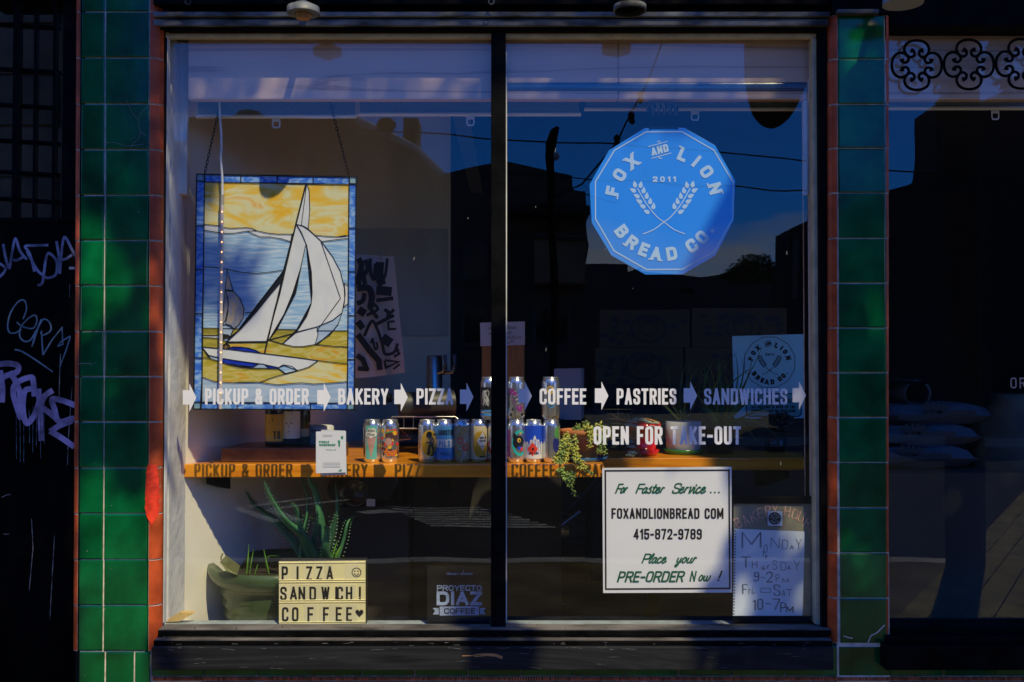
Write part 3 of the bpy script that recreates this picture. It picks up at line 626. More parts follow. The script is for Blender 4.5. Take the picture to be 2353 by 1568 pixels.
for i, (wd, s, k) in enumerate([
    (26, [(168,215),(190,260),(175,330),(170,395)],1),(22,[(215,225),(235,280),(205,330),(215,390)],1),(16,[(250,215),(250,300),(275,355),(285,250)],1),(40,[(315,240),(310,330),(330,395)],1),(14,[(365,215),(350,330),(310,410)],1),
    (42,[(290,430),(395,440)],0),(30,[(160,420),(235,415),(260,470),(250,550)],1),(18,[(290,500),(405,485)],0),(22,[(160,520),(200,500),(210,450)],1),(36,[(170,560),(215,590)],0),(14,[(225,600),(300,560),(270,520)],1),
    (16,[(345,560),(375,580),(365,610),(410,560)],0),(16,[(290,660),(410,600)],0),(10,[(370,645),(375,695),(425,692)],0),(10,[(370,645),(415,640)],0),(30,[(165,640),(200,690)],0),(14,[(210,740),(260,640),(300,700),(330,790),(350,860),(410,850),(435,790)],1),
    (44,[(330,750),(390,790)],0),(28,[(165,730),(240,830),(310,910),(315,970)],0),(10,[(255,790),(265,760),(275,800),(285,830),(300,815),(290,780)],1),(24,[(160,870),(200,900),(230,975)],0),(12,[(345,905),(355,955),(440,915),(350,905)],0),(12,[(410,880),(445,860),(430,835),(445,830)],0),(10,[(405,965),(450,930)],0),(20,[(165,960),(240,965)],0),(18,[(240,540),(300,620)],0)]):
    o_ = at(870, 784, 1.065); q = [at(*BZ(*p), 1.065) for p in s]; q = [(p.x, p.z) for p in q]; q = crom(q, 6) if k else q
    t.ribbon(q, wd*.50*mpp(1.065), lambda u, v, w=0: Vector((u, 1.065-w, v)), 0, w=i*1e-4)
t.build('print', M['ink'], bn)

# ------------------------------------------------------------------ wooden shelf
def shelf_out(z):
    pts = [at(430, 0, .27).x, at(1386, 0, .27).x, at(1852, 0, .5).x]
    xw = lambda Y: XL+(XB-XL)*(max(Y, YC)-YC)/(YB-YC)+.002
    return [(pts[0], .27, z), (pts[1], .27, z), (pts[1], .5, z), (pts[2], .5, z), (pts[2], .82, z), (at(1130, 0, .82).x, .82, z), (at(1130, 0, .82).x-.15, 1.35, z), (xw(1.35), 1.35, z), (xw(.3), .3, z)]
sh = thing('wood_shelf', 'orange varnished wooden shelf stepping back on the right, carrying cans and plants', 'shelf', (0, .5, SHZ))
t = MB(); t.prism(shelf_out(SHZ-.047)[::-1], (0, 0, .047)); t.build('board', M['shelf'], sh, .004)
def bracket(px, Y0):
    t = MB(); p = at(px, 1100, Y0); z = SHZ-.0475
    t.prism([(p.x, Y0+.02, z), (p.x, Y0+.45, z), (p.x, Y0+.45, z-.11), (p.x, Y0+.40, z-.11), (p.x, Y0+.02, z-.03)], (.03, 0, 0)); t.build('bracket', M['black'], sh, .002)
for px in (470, 1000, 1340): bracket(px, .3)
bracket(1800, .5)
# posts that carry the shelf
for i, (x, y) in enumerate(((-.45, .78), (.55, .78))): t = MB(); t.box(x, x+.045, y-.02, y+.025, PLZ+.001, SHZ-.0475); t.build('post', M['black'], sh)

# ------------------------------------------------------------------ stained glass sailboat
YS = .20
sg = thing('stained_glass_panel', 'stained glass panel of a white sailboat under an orange sky, blue border, hung on chains', 'stained glass', at(632, 672, YS))
A = lambda x, y: ((720+x/3.409)*.61276, (640+y/3.409)*.61276)
B = lambda x, y: ((720+x/3.409)*.61276, (1090+y/3.409)*.61276)
def sgm(name, stops, scale=5, st=(1.2, 1, 7), rot=(0, 0, 0), dist=2.0): return ramp_mat(name, stops, scale, st, .18, dist, 7, .15, rot, .3)
S = {}
S['sunset'] = sgm('amber_streaky_glass', [(.24, (.72, .36, .01)), (.38, (.82, .48, .03)), (.46, (.76, .56, .13)), (.56, (.70, .70, .44)), (.63, (.76, .62, .28)), (.69, (.82, .36, .05)), (.8, (.84, .20, .02))], 3.2, (1.3, 1, 4), (0, .3, 0))
S['gold'] = sgm('gold_water_glass', [(.25, (.30, .25, .03)), (.42, (.52, .42, .05)), (.52, (.62, .55, .20)), (.62, (.62, .40, .04)), (.75, (.80, .25, .06))], 4.5, (1.4, 1, 6), (0, .25, 0))
S['olive'] = sgm('olive_water_glass', [(.3, (.24, .20, .03)), (.5, (.42, .36, .06)), (.65, (.50, .40, .08))], 5)
S['sea'] = sgm('sky_blue_streaky_glass', [(.26, (.16, .36, .66)), (.43, (.32, .52, .78)), (.56, (.48, .64, .82)), (.70, (.68, .76, .84))], 7, (.9, 1, 9), (0, .12, 0))
S['pale'] = sgm('pale_blue_glass', [(.3, (.30, .45, .70)), (.55, (.44, .56, .74)), (.75, (.52, .62, .76))], 5, (1, 1, 6))
S['white'] = sgm('white_opal_glass', [(.25, (.62, .66, .74)), (.5, (.72, .75, .80)), (.75, (.78, .79, .82))], 3, (2, 1, 2))
S['pearl'] = sgm('pearly_glass', [(.3, (.28, .30, .38)), (.5, (.42, .40, .42)), (.62, (.55, .42, .28)), (.75, (.34, .35, .42))], 8, (4, 1, 2))
S['cobalt'] = sgm('cobalt_glass', [(.3, (.008, .018, .32)), (.6, (.015, .05, .55)), (.8, (.05, .12, .62))], 6, (2, 1, 2))
S['brown'] = sgm('brown_glass', [(.3, (.16, .09, .03)), (.7, (.30, .18, .06))], 6)
S['edge'] = sgm('border_blue_glass', [(.25, (.03, .12, .62)), (.45, (.07, .22, .78)), (.58, (.22, .42, .85)), (.75, (.45, .60, .85))], 6, (3, 1, 6), (0, .6, 0))
S['corner'] = sgm('corner_glass', [(.3, (.10, .28, .45)), (.7, (.35, .50, .60))], 6)
lead = MB()
def pz(pts, m, lay, name='glass_piece', smooth=False, t=1.7, line=True, par=sg):
    """one cut piece of glass with its lead line; lay raises later pieces a hair"""
    q = [at(x, y, YS) for x, y in pts]; uv = [(p.x, p.z) for p in q]
    if smooth: uv = crom(uv, 6, True)
    dy = -lay*.00035; n_ = len(uv)
    ar = sum(uv[i-1][0]*uv[i][1]-uv[i][0]*uv[i-1][1] for i in range(n_))
    if ar < 0: uv = list(reversed([tuple(u) for u in uv]))
    mb = MB(); mb.poly([Vector((u[0], YS+dy, u[1])) for u in uv]); o = mb.build(name, m, par)
    if line: seam([tuple(u) for u in uv]+[tuple(uv[0])], t, lay, raw=True)
    return o
SC = [0]
def seam(pts, t=1.7, lay=0, smooth=False, raw=False):
    uv = pts if raw else [(at(x, y, YS).x, at(x, y, YS).z) for x, y in pts]
    if smooth: uv = crom(uv, 6)
    SC[0] += 1; lead.ribbon(uv, t*mpp(YS), lambda u, v, w=0: Vector((u, YS-.0026-w, v)), 0, w=(SC[0] % 40)*2.5e-5)
# background pieces
top_l, top_r, bot_l, bot_r = A(165, 150), A(2010, 180), B(112, 1425), B(1985, 1440)
hz = [A(160,690), A(340,706), A(410,730), A(500,742), A(700,732), A(770,740), A(830,770), A(960,800), A(1100,815), A(1280,816)]
pz([A(165,150), A(1470,165)]+[A(1300,800)]+hz[::-1], S['sunset'], 0, 'sky_glass')
pz([A(1470,165), A(2010,180), A(2005,832), A(1860,850), A(1700,840), A(1570,828), A(1490,760), A(1400,700)], S['sunset'], 0, 'sky_glass')
wavL = [A(160,765), A(300,788), A(450,806), A(560,800), A(710,775)]
pz(hz[:6]+[A(820,770), A(710,775)]+wavL[::-1][1:], S['white'], 1, 'cloud_glass')
wavM = [A(710,775), A(830,770), A(960,800), A(1100,815), A(1280,816), A(1262,910), A(1150,875), A(1000,850), A(880,850), A(800,820)]
pz(wavM, S['white'], 1, 'cloud_glass')
pz([A(1570,828), A(1700,840), A(1860,850), A(1950,832), A(2008,834), A(2008,866), A(1850,885), A(1660,910)], S['white'], 1, 'cloud_glass')
pz(wavL+[A(800,820), A(880,850), A(1000,850), A(1150,875), A(1265,912), A(1170,1275), A(1000,1300), A(820,1318), A(650,1305), A(450,1265), A(300,1238), A(150,1232)], S['sea'], 0, 'sea_glass')
pz([A(150,1232), A(300,1238), A(450,1265), A(650,1305), A(820,1318), A(1000,1300), A(1175,1275), B(600,490), B(130,480)], S['sea'], 0, 'sea_glass')
pz([A(1650,910), A(2008,866), B(1998,515), B(1600,515), B(1900,100)], S['sea'], 0, 'sea_glass')
pz([A(1460,930), A(1520,1568), B(1530,150), B(1340,500), B(1090,495), A(1330,1568)], S['sea'], 0, 'sea_glass')
pz([B(130,480), B(620,490), B(480,600), B(400,740), B(130,722)], S['olive'], 1, 'water_glass')
pz([B(1090,495), B(1340,500), B(1160,680), B(985,632)], S['olive'], 1, 'water_glass')
pz([B(1800,515), B(1998,515), B(1996,720), B(1800,712), B(1600,690)], S['gold'], 1, 'water_glass')
pz([B(440,660), B(950,660), B(985,632), B(1160,682), B(1300,715), B(1420,716), B(1580,690), B(1800,712), B(1996,722), B(1990,940), B(1615,895), B(880,800), B(470,750)], S['gold'], 1, 'water_glass')
pz([B(130,722), B(200,830), B(240,870), B(130,860)], S['olive'], 2, 'water_glass')
pz([B(130,860), B(240,870), B(420,930), B(690,990), B(990,1000), B(1110,1000), B(1200,1065), B(1050,1105), B(870,1172), B(700,1172), B(520,1180), B(300,1165), B(130,1105)], S['gold'], 1, 'water_glass')
pz([B(1200,1065), B(1400,1010), B(1500,975), B(1615,895), B(1990,940), B(1985,1165), B(1800,1180), B(1560,1195), B(1400,1180), B(1250,1190), B(1100,1205), B(980,1190), B(870,1172), B(1050,1105)], S['sunset'], 1, 'water_glass')
pz([B(130,1105), B(300,1165), B(520,1180), B(870,1172), B(980,1190), B(1100,1205), B(1250,1190), B(1400,1180), B(1560,1195), B(1800,1180), B(1985,1165), B(1985,1440), B(112,1425)], S['pale'], 0, 'water_glass')
# small boat far left
pz([A(450,1265), A(490,1400), A(530,1540), A(425,1520)], S['pearl'], 3, 'small_sail')
pz([B(425,0), B(460,90), B(465,220), B(430,380), B(395,440), B(405,200)], S['pearl'], 3, 'small_sail')
pz([B(430,0), B(540,15), B(620,110), B(668,230), B(655,350), B(600,440), B(540,488), B(430,435), B(460,300), B(468,150)], S['pearl'], 3, 'small_sail')
pz([B(390,450), B(450,432), B(500,445), B(535,490), B(490,590), B(400,575)], S['pale'], 4, 'small_sail')
pz([B(385,560), B(470,568), B(490,595), B(390,600)], S['brown'], 5, 'small_hull'); pz([B(130,575), B(330,575), B(440,600), B(340,610), B(130,598)], S['white'], 4, 'small_hull')
pz([B(390,625), B(480,605), B(490,625), B(430,650)], S['pale'], 4, 'small_hull'); pz([B(380,710), B(430,680), B(470,690), B(490,720), B(460,748), B(385,745)], S['brown'], 3, 'small_hull')
# big sails
pz([A(1470,165), A(1500,260), A(1508,500), A(1490,745), A(1410,705), A(1335,690)], S['white'], 3, 'sail')
pz([A(1335,690), A(1400,800), A(1460,935), A(1390,1250), A(1290,1568), B(1180,300), B(985,632), B(965,632), A(1130,1568)], S['white'], 3, 'sail')
pz([A(1340,690), A(1430,712), A(1500,760), A(1650,900), A(1800,1100), A(1900,1290), A(1950,1500), B(1955,100), B(1920,285), B(1800,380), B(1600,465), B(1340,530), B(1470,330), B(1525,180), A(1540,1568), A(1530,1300), A(1470,960), A(1400,790)], S['white'], 4, 'sail')
pz([B(1340,530), B(1600,465), B(1615,560), B(1575,690), B(1420,716), B(1300,715), B(1160,682)], S['white'], 4, 'sail')
pz([B(1600,465), B(1800,380), B(1920,285), B(1870,430), B(1760,570), B(1575,690), B(1615,560)], S['pale'], 4, 'sail')
pz([A(1140,1430), A(1020,1568), B(830,270), B(640,480), B(450,658), B(955,655), B(1060,250)], S['white'], 3, 'sail')
pz([A(1950,1440), A(2003,1475), B(2003,160), B(1945,210), B(1962,50)], S['white'], 2, 'cloud_glass')
# hull
pz([B(130,722), B(470,750), B(880,800), B(1300,850), B(1615,895), B(1500,975), B(1400,1010), B(1350,1020), B(1180,960), B(1110,985), B(900,940), B(600,900), B(330,858), B(220,830)], S['white'], 4, 'hull')
pz([B(460,745), B(520,720), B(620,722), B(720,735), B(820,765), B(890,800), B(680,778)], S['cobalt'], 5, 'hull')
pz([B(330,858), B(600,900), B(850,938), B(780,975), B(600,955), B(430,935)], S['cobalt'], 5, 'hull'); pz([B(940,950), B(1110,985), B(1105,1000), B(990,998)], S['cobalt'], 5, 'hull')
pz([B(210,825), B(330,855), B(420,930), B(240,868)], S['pale'], 5, 'foam_glass'); pz([B(430,935), B(600,955), B(690,988), B(560,975)], S['pale'], 5, 'foam_glass')
pz([B(790,975), B(860,938), B(920,940), B(985,995), B(690,990)], S['pale'], 6, 'foam_glass'); pz([B(1100,990), B(1165,950), B(1280,970), B(1350,1022), B(1200,1060)], S['sea'], 6, 'foam_glass')
# mast, boom and rigging
seam([A(1462,165), A(1330,690), A(1230,1100), A(1120,1568), B(1060,250), B(930,800)], 3.8, 8); seam([B(440,662), B(960,656)], 3.8, 8); seam([B(985,632), B(1310,545), B(1600,465)], 2, 8); seam([B(985,632), B(1160,682)], 2, 8)
seam([B(680,285), B(830,272)], 2, 7)
# border
def brd(name, a, b, w_, n, horiz):
    for i in range(n):
        f0, f1 = i/n, (i+1)/n; l = lambda f, k: (a[0]+(b[0]-a[0])*f+(0 if horiz else k), a[1]+(b[1]-a[1])*f+(k if horiz else 0))
        pz([l(f0, 0), l(f1, 0), l(f1, w_), l(f0, w_)], S['edge'], 0, 'border_glass', t=2.4)
TL, TR, BL, BR = A(62, 48), A(2103, 82), B(24, 1515), B(2075, 1522)
brd('t', A(165, 55), A(2015, 85), 17, 4, True); brd('b', B(112, 1432), B(1985, 1440), 15, 4, True)
brd('l', A(62, 140), B(28, 1425), 18.3, 5, False); brd('r', A(2010, 175), B(1988, 1440), 16.6, 5, False)
for c_, m_ in ((A(62, 48), 0), (A(2012, 80), 0), (B(24, 1425), 0), (B(1987, 1440), 0)): pz([c_, (c_[0]+17.5, c_[1]), (c_[0]+17.5, c_[1]+16), (c_[0], c_[1]+16)], S['corner'], 1, 'border_glass', t=2.4)
for q in ([A(62, 48), A(2103, 82), B(2075, 1522), B(24, 1515), A(62, 48)],): seam(q, 2.8, 9)
lead.build('lead_came', M['lead'], sg)
t = MB(); a, b, c_, d_ = [at(*q, YS) for q in (TL, TR, BR, BL)]; t.prism([a, d_, c_, b], (0, .006, 0)); back = t.build('backing', M['lead'], sg)
for v in back.data.vertices: v.co.y += .0012
def chain(a, b, par):
    t = MB(); n_ = int((b-a).length/.0125); ax = (b-a).normalized(); sd = ax.cross(Vector((0, 1, 0))).normalized(); fw = ax.cross(sd)
    for i in range(n_):
        c_ = a.lerp(b, (i+.5)/n_); s_ = sd if i % 2 else fw
        t.tube([c_+ax*.0085*math.cos(k*math.pi/4)+s_*.0042*math.sin(k*math.pi/4) for k in range(8)], .0013, 5, closed=True)
    return t.build('chain', M['lead'], par)
chain(at(470, 401, YS), at(507, 232, YS), sg); chain(at(802, 405, YS), at(757, 228, YS), sg)

# ------------------------------------------------------------------ rope light
rl = thing('rope_light', 'clear rope light with tiny glowing bulbs hanging in front of the stained glass', 'rope light', at(508, 930, .165))
t = MB(); t.tube([at(x, y, .165) for x, y in ((504, 231), (505, 262), (508, 300), (509, 340), (507, 362), (511, 410), (511, 450))], .0042, 8); t.build('lead_wire', M['plastic'], rl)
t = MB(); tp = [at(510.5-(y-460)*.0085, y, .165) for y in range(460, 945, 8)]; t.tube(tp, .0058, 10); t.build('tube', mat('clear_tube', (.62, .55, .56), .2, coat=.5), rl)
t = MB(); t.tube([at(511, 448, .165), at(510.6, 470, .165)], .0068, 8); t.build('end_cap', mat('grey_cap', (.35, .33, .28), .5), rl)
bm_ = mat('warm_bulb_glow', (1, .5, .22), .3, emit=2.2)
for i in range(20):
    y = 487+i*23.1; p = at(510.5-(y-460)*.0085, y, .1588); t = MB(); t.lathe([(0, -.003), (.0028, -.0015), (.0028, .0015), (0, .003)], p, 8); t.build('bulb', bm_, rl)

# ------------------------------------------------------------------ roller blinds
def blind(x0, x1, y0, y1, Y, label, tab=None, tk=5):
    th = thing('roller_blind', label, 'blind', at((x0+x1)/2, y1, Y), 'roller blinds along the top of the windows')
    t = MB(); t.pbox(x0+4, y0, x1-4, y1+2, Y, Y+.0015); t.build('fabric', M['blind'], th)
    t = MB(); a, b = at(x0, y1+5, Y), at(x1, y1+5, Y); t.tube([a, b], tk*mpp(Y), 12); t.build('bottom_bar', M['alu'], th)
    if tab:
        t = MB(); p = at(tab, y1+9, Y-.004); m = mpp(Y)
        rr = lambda w_, h_, r: crom([(-w_, -h_+r), (-w_+r*.3, -h_+r*.3), (-w_+r, -h_), (w_-r, -h_), (w_-r*.3, -h_+r*.3), (w_, -h_+r), (w_, h_), (-w_, h_)], 3, True)
        t.ribbon([(-7.5*m, 0), (-8*m, -17*m), (-5.5*m, -21.5*m), (5.5*m, -21.5*m), (8*m, -17*m), (7.5*m, 0)], 3.6*m, lambda u, v, w=0: Vector((p.x+u, p.y-w, p.z+v)), 0, closed=True)
        t.pbox(tab-8, y1+7, tab+8, y1+17, Y-.0042, Y-.002); t.build('pull_tab', M['plastic'], th)
blind(451, 820, 226, 263, .22, 'left roller blind with its bar lowest, above the stained glass panel', 635)
blind(823, 1335, 226, 258, .221, 'long roller blind running behind the black mullion', 1081)
blind(1342, 1850, 226, 246, .222, 'right roller blind just above the round blue sign with its pull tab to the right', 1597)
blind(2036, 2460, 226, 244, .222, 'roller blind in the neighbouring window beneath the scroll ironwork', 2287)
rt = thing('roller_tube', 'dark blue roller tube across the top of the right pane', 'roller', at(1520, 205, .092))
t = MB(); a, b = at(1166, 206, .134), at(1878, 206, .134); t.tube([a, b], .036, 20); t.build('tube', mat('dark_blue_tube', (.07, .11, .19), .2, coat=.8), rt)
t = MB(); t.pbox(1858, 180, 1880, 236, .0865, .1015); t.build('end_bracket', M['plastic'], rt, .004)

# ------------------------------------------------------------------ round blue sign
ZS = .2424
C5 = lambda x, y: (2190*.61276+x*ZS, 440*.61276+y*ZS)
def emblem(mb, fr, s, mi=0, t=1.0, border=True, w=0.0):
    """the bakery's emblem; fr in sign units (zoomed picture pixels from its centre), s metres per unit"""
    f = lambda u, v, w_=0: fr(u*s, v*s, w_+w)
    cx, cy = 745, 800
    U = lambda x, y: (x-cx, cy-y)
    if border: mb.ribbon([U(*p) for p in ((590,135),(930,133),(1235,310),(1418,617),(1410,965),(1235,1275),(930,1445),(590,1447),(283,1270),(107,965),(107,610),(290,310))], 11*t, f, mi, True)
    for ch, x, y, flip in (('F',268,700,0),('O',337,545,0),('X',455,417,0),('L',940,352,0),('I',1068,415,0),('O',1165,515,0),('N',1245,675,0),
                           ('B',358,1085,1),('R',453,1190,1),('E',567,1258,1),('A',682,1295,1),('D',830,1295,1),('C',1020,1220,1),('O',1118,1140,1)):
        u, v = U(x, y); an = math.atan2(v, u)+(math.pi/2 if flip else -math.pi/2); c_, s_ = math.cos(an), math.sin(an); h = 128; wd = {'I': 34, 'L': 82, 'F': 84, 'E': 86}.get(ch, 100)
        g = lambda a, b, w_=0: f(u+(a-wd/2)*c_-(b-h/2)*s_, v+(a-wd/2)*s_+(b-h/2)*c_, w_)
        put(mb, ch, g, h, wd, 33*t, mi, rmax=30)
        if ch in 'FXLINRAI':   # small slab serifs
            for (a0, b0) in {'F': ((-8,4),), 'I': (), 'L': ((-6,h-4),), 'X': ((0,4),(wd,4),(0,h-4),(wd,h-4)), 'N': ((0,4),(wd,h-4)), 'R': ((0,4),), 'A': ((0,4),(wd,4))}.get(ch, ()):
                mb.ribbon([(a0-18, b0), (a0+18, b0)], 14*t, g, mi, w=6e-4)
    u, v = U(1217, 1080); mb.poly([f(u+19*math.cos(k*.4488), v+19*math.sin(k*.4488)) for k in range(14)], mi)
    an = .27; u, v = U(718, 307); c_, s_ = math.cos(an), math.sin(an); g = lambda a, b, w_=0: f(u+a*c_-b*s_, v+a*s_+b*c_, w_)
    put(mb, 'AND', lambda a, b, w_=0: g(a-82, b-38, w_), 76, 165, 20*t, mi, gap=9, shear=.05, rmax=12)
    for sg_, yy in ((1, 58), (-1, -58)):
        mb.ribbon([(-98, yy), (98, yy)], 8*t, g, mi); mb.ribbon(crom([(sg_*14, yy), (sg_*26, yy+sg_*14), (sg_*12, yy+sg_*26), (sg_*-2, yy+sg_*18)], 4), 8*t, g, mi)
    put(mb, '2011', lambda a, b, w_=0: f(U(652, 614)[0]+a, U(652, 614)[1]+b, w_), 54, 220, 15*t, mi, gap=24, rmax=20)
    for sd in (1, -1):
        X = lambda x: x if sd > 0 else 1514-x
        mb.ribbon(crom([U(X(x), y) for x, y in ((505,672),(590,820),(690,945),(757,995),(850,1065),(957,1110))], 5), 10*t, f, mi, w=1e-4*(1+sd))
        for x, y, k in ((482,637,-.15),(537,642,.18),(465,693,-1.05),(565,695,.12),(500,747,-1.05),(595,747,.12),(523,798,-1.05),(627,798,.12),(555,845,-1.05),(658,845,.12),(595,897,-1.05)):
            u, v = U(X(x), y); k = -k*sd if True else k; q = []
            for a, b in ((0,38),(14,14),(21,-6),(14,-24),(0,-30),(-14,-24),(-21,-6),(-14,14)):
                q.append(f(u+a*math.cos(k)-b*math.sin(k), v+a*math.sin(k)+b*math.cos(k)))
            mb.poly(q[::-1] if False else q[::-1], mi)
YR = .115
rs = thing('hanging_sign', 'round twelve sided blue sign with pale bakery name and crossed wheat ears', 'sign', at(1523, 632, YR))
t = MB(); t.prism([at(*C5(*p), YR) for p in ((573,105),(235,315),(52,640),(73,1000),(258,1310),(583,1493),(940,1490),(1245,1310),(1420,975),(1433,600),(1243,267),(952,101))], (0, .006, 0)); t.build('panel', M['blue'], rs, .001)
t = MB(); o_ = at(*C5(745, 800), YR-.0012); emblem(t, lambda u, v, w=0: Vector((o_.x+u, o_.y-w, o_.z+v)), ZS*mpp(YR)); t.build('emblem', M['bluelet'], rs)
t = MB(); 
for x in (1494, 1556): t.tube([at(x, 297, YR), at(x, 246, YR)], .0045, 8)
t.tube([at(1494, 294, YR), at(1556, 294, YR)], .004, 8); t.build('hanger', M['black'], rs)
t = MB(); q = []
for k in range(81):
    f = k/80; a = f*math.pi*10; p = at(1490+f*66, 252, YR+.0); q.append(p+Vector((0, .02*math.cos(a), .0165*math.sin(a))))
t.tube(q, .006, 6); t.build('coil', mat('dark_rope', (.05, .045, .035), .8), rs)

# ------------------------------------------------------------------ printed sign inside the glass
ps = thing('shop_sign', 'square white sign with black border and green script about faster service', 'sign', at(1533, 1363, GY+.012))
Yp = GY+.008
t = MB(); q = [at(1384, 1076, Yp), at(1386, 1363, Yp), at(1682, 1362, Yp), at(1681, 1073, Yp)]; t.prism(q, (0, .004, 0)); t.build('board', M['signwhite'], ps)
W_ = lambda x, y: (2240*.61276+x*.61276/3.074, 1740*.61276+y*.61276/3.074)
def script(mb, s, x0, x1, y0, y1, Y, tp, sh=.42, **k):
    a, b = W_(x0, y0), W_(x1, y1); m = mpp(Y); put(mb, s, plane(a[0], b[1], Y, .006), (b[1]-a[1])*m, (b[0]-a[0])*m-sh*(b[1]-a[1])*m, tp*m, 0, shear=sh, **k)
t = MB(); script(t, 'For', 200, 385, 228, 345, Yp-.001, 3.5, gap=-.004); script(t, 'Faster', 435, 812, 228, 345, Yp-.001, 3.5, gap=-.004); script(t, 'Service', 850, 1290, 222, 345, Yp-.001, 3.5, gap=-.004)
for x in (1308, 1355, 1402):
    c_ = W_(x, 330); t.poly([at(px, py, Yp-.001) for px, py in disc_pts(*c_, 2.1, 10)][::-1])
script(t, 'Place', 505, 835, 1035, 1150, Yp-.001, 3.5, gap=-.004); script(t, 'your', 890, 1180, 1035, 1150, Yp-.001, 3.5, gap=-.004)
script(t, 'PRE-ORDER', 222, 1020, 1240, 1368, Yp-.001, 4.1, .3, gap=.002); script(t, 'N', 1060, 1150, 1235, 1358, Yp-.001, 3.2, .22); script(t, 'ow', 1150, 1330, 1240, 1356, Yp-.001, 3.2, .3, gap=-.004)
t.build('green_lettering', M['greenink'], ps)
t = MB(); script(t, '!', 1380, 1450, 1230, 1356, Yp-.001, 3.6, .4)
for s, x0, x1, y0, y1 in (('FOXANDLIONBREAD COM', 163, 1450, 512, 632), ('415-872-9789', 418, 1202, 750, 870)):
    a, b = W_(x0, y0), W_(x1, y1); write(t, s, a[0], b[0], a[1], b[1], Yp-.001, 3.9, gap=.0036)
q = [at(*W_(x, y), Yp) for x, y in ((92, 80), (1517, 73), (1527, 1435), (98, 1443))]; t.ribbon([(p.x, p.z) for p in q], 3.6*mpp(Yp), lambda u, v, w=0: Vector((u, Yp-.001-w, v)), 0, True)
t.build('black_lettering', M['ink'], ps)
# ------------------------------------------------------------------ beer cans
def rot2(x, y, a): return x*math.cos(a)-y*math.sin(a), x*math.sin(a)+y*math.cos(a)
CR, CH = .0330, .1565
def can_mesh():
    b = MB(); b.lathe([(.0, .004), (.020, .002), (.0255, 0), (.0275, .003), (.0315, .011), (CR, .017), (CR, .132), (.0322, .138), (.0285, .147), (.0270, .1495)], n=32)
    l = MB(); l.lathe([(.0272, .1490), (.0282, .1515), (.0282, .1545), (.0268, .1555), (.0252, .1545), (.0245, .1505), (.0, .1508)], n=32)
    t = MB(); t.box(-.008, .008, -.012, .010, .1515, .1530)
    return b, l, t
def cyl(th0=0.0, r=CR+.0003):
    """a frame wrapped round a can: u along the girth from the side that faces the street, v up"""
    return lambda u, v, w=0: Vector(((r+w)*math.sin(u/r+th0), -(r+w)*math.cos(u/r+th0), v))
def band(mb, fr, u0, u1, v0, v1, mi=0, n=24, w=0.0, top=None, bot=None):
    for i in range(n):
        a, b = u0+(u1-u0)*i/n, u0+(u1-u0)*(i+1)/n
        t0, t1 = (top(a), top(b)) if top else (v1, v1); b0, b1 = (bot(a), bot(b)) if bot else (v0, v0)
        mb.add([fr(a, b0, w), fr(b, b1, w), fr(b, t1, w), fr(a, t0, w)], [(0,1,2,3)], mi, True)
def blob(mb, fr, cu, cv, ru, rv, mi=0, w=0.0, n=16):
    h = lambda a: rv*math.sqrt(max(0, 1-((a-cu)/ru)**2))
    band(mb, fr, cu-ru, cu+ru, 0, 0, mi, n, w, lambda a: cv+h(a), lambda a: cv-h(a))
def diamond(mb, fr, cu, cv, ru, rv, mi=0, w=0.0):
    h = lambda a: rv*(1-abs(a-cu)/ru)
    band(mb, fr, cu-ru, cu+ru, 0, 0, mi, 10, w, lambda a: cv+h(a), lambda a: cv-h(a))
can_body = can_lid = None
cans = []
def can(px, label, Y=.345, base=None, art=None, mats=(), rot=0.0, twist=.3):
    p = at(px, 900, Y); z = SHZ if base is None else base
    th = thing('beer_can', label, 'can', (p.x, Y, z), 'beer cans standing along the wooden shelf'); th.rotation_euler.z = rot
    b, l, t = can_mesh(); b.build('can_body', M['alured'], th, local=True); lo = l.build('lid', M['lidm'], th, local=True); t.build('pull_tab', M['lidm'], lo, local=True)
    if art:
        m = MB(); art(m, cyl()); m.build('printed_label', list(mats), th, local=True)
    return th
pm = lambda n, c, r=.35, **k: mat(n, c, r, coat=.3, **k)
P = {'teal': pm('teal_print', (.12, .48, .42)), 'white': pm('white_print', (.72, .72, .70)), 'pink': pm('cone_pink_print', (.50, .28, .24)), 'black': pm('black_print', (.012, .012, .012)),
     'yellow': pm('yellow_print', (.80, .48, .03)), 'orange': pm('orange_print', (.80, .20, .02)), 'red': pm('red_print', (.72, .05, .03)), 'brown': pm('brown_print', (.09, .04, .03)), 'gold': pm('gold_print', (.62, .36, .02)),
     'sky': pm('light_blue_print', (.07, .27, .62)), 'cream': pm('cream_print', (.70, .58, .36)), 'blue': pm('blue_print', (.015, .07, .62)), 'violet': pm('violet_print', (.24, .04, .22)), 'aqua': pm('aqua_print', (.03, .45, .44)),
     'green': pm('green_print', (.10, .30, .08)), 'tan': ramp_mat('faded_peach_print', [(.3, (.42, .24, .10)), (.5, (.34, .30, .16)), (.6, (.45, .42, .36)), (.75, (.48, .16, .08))], 28, (1, 1, 1), .4, 1, 4)}
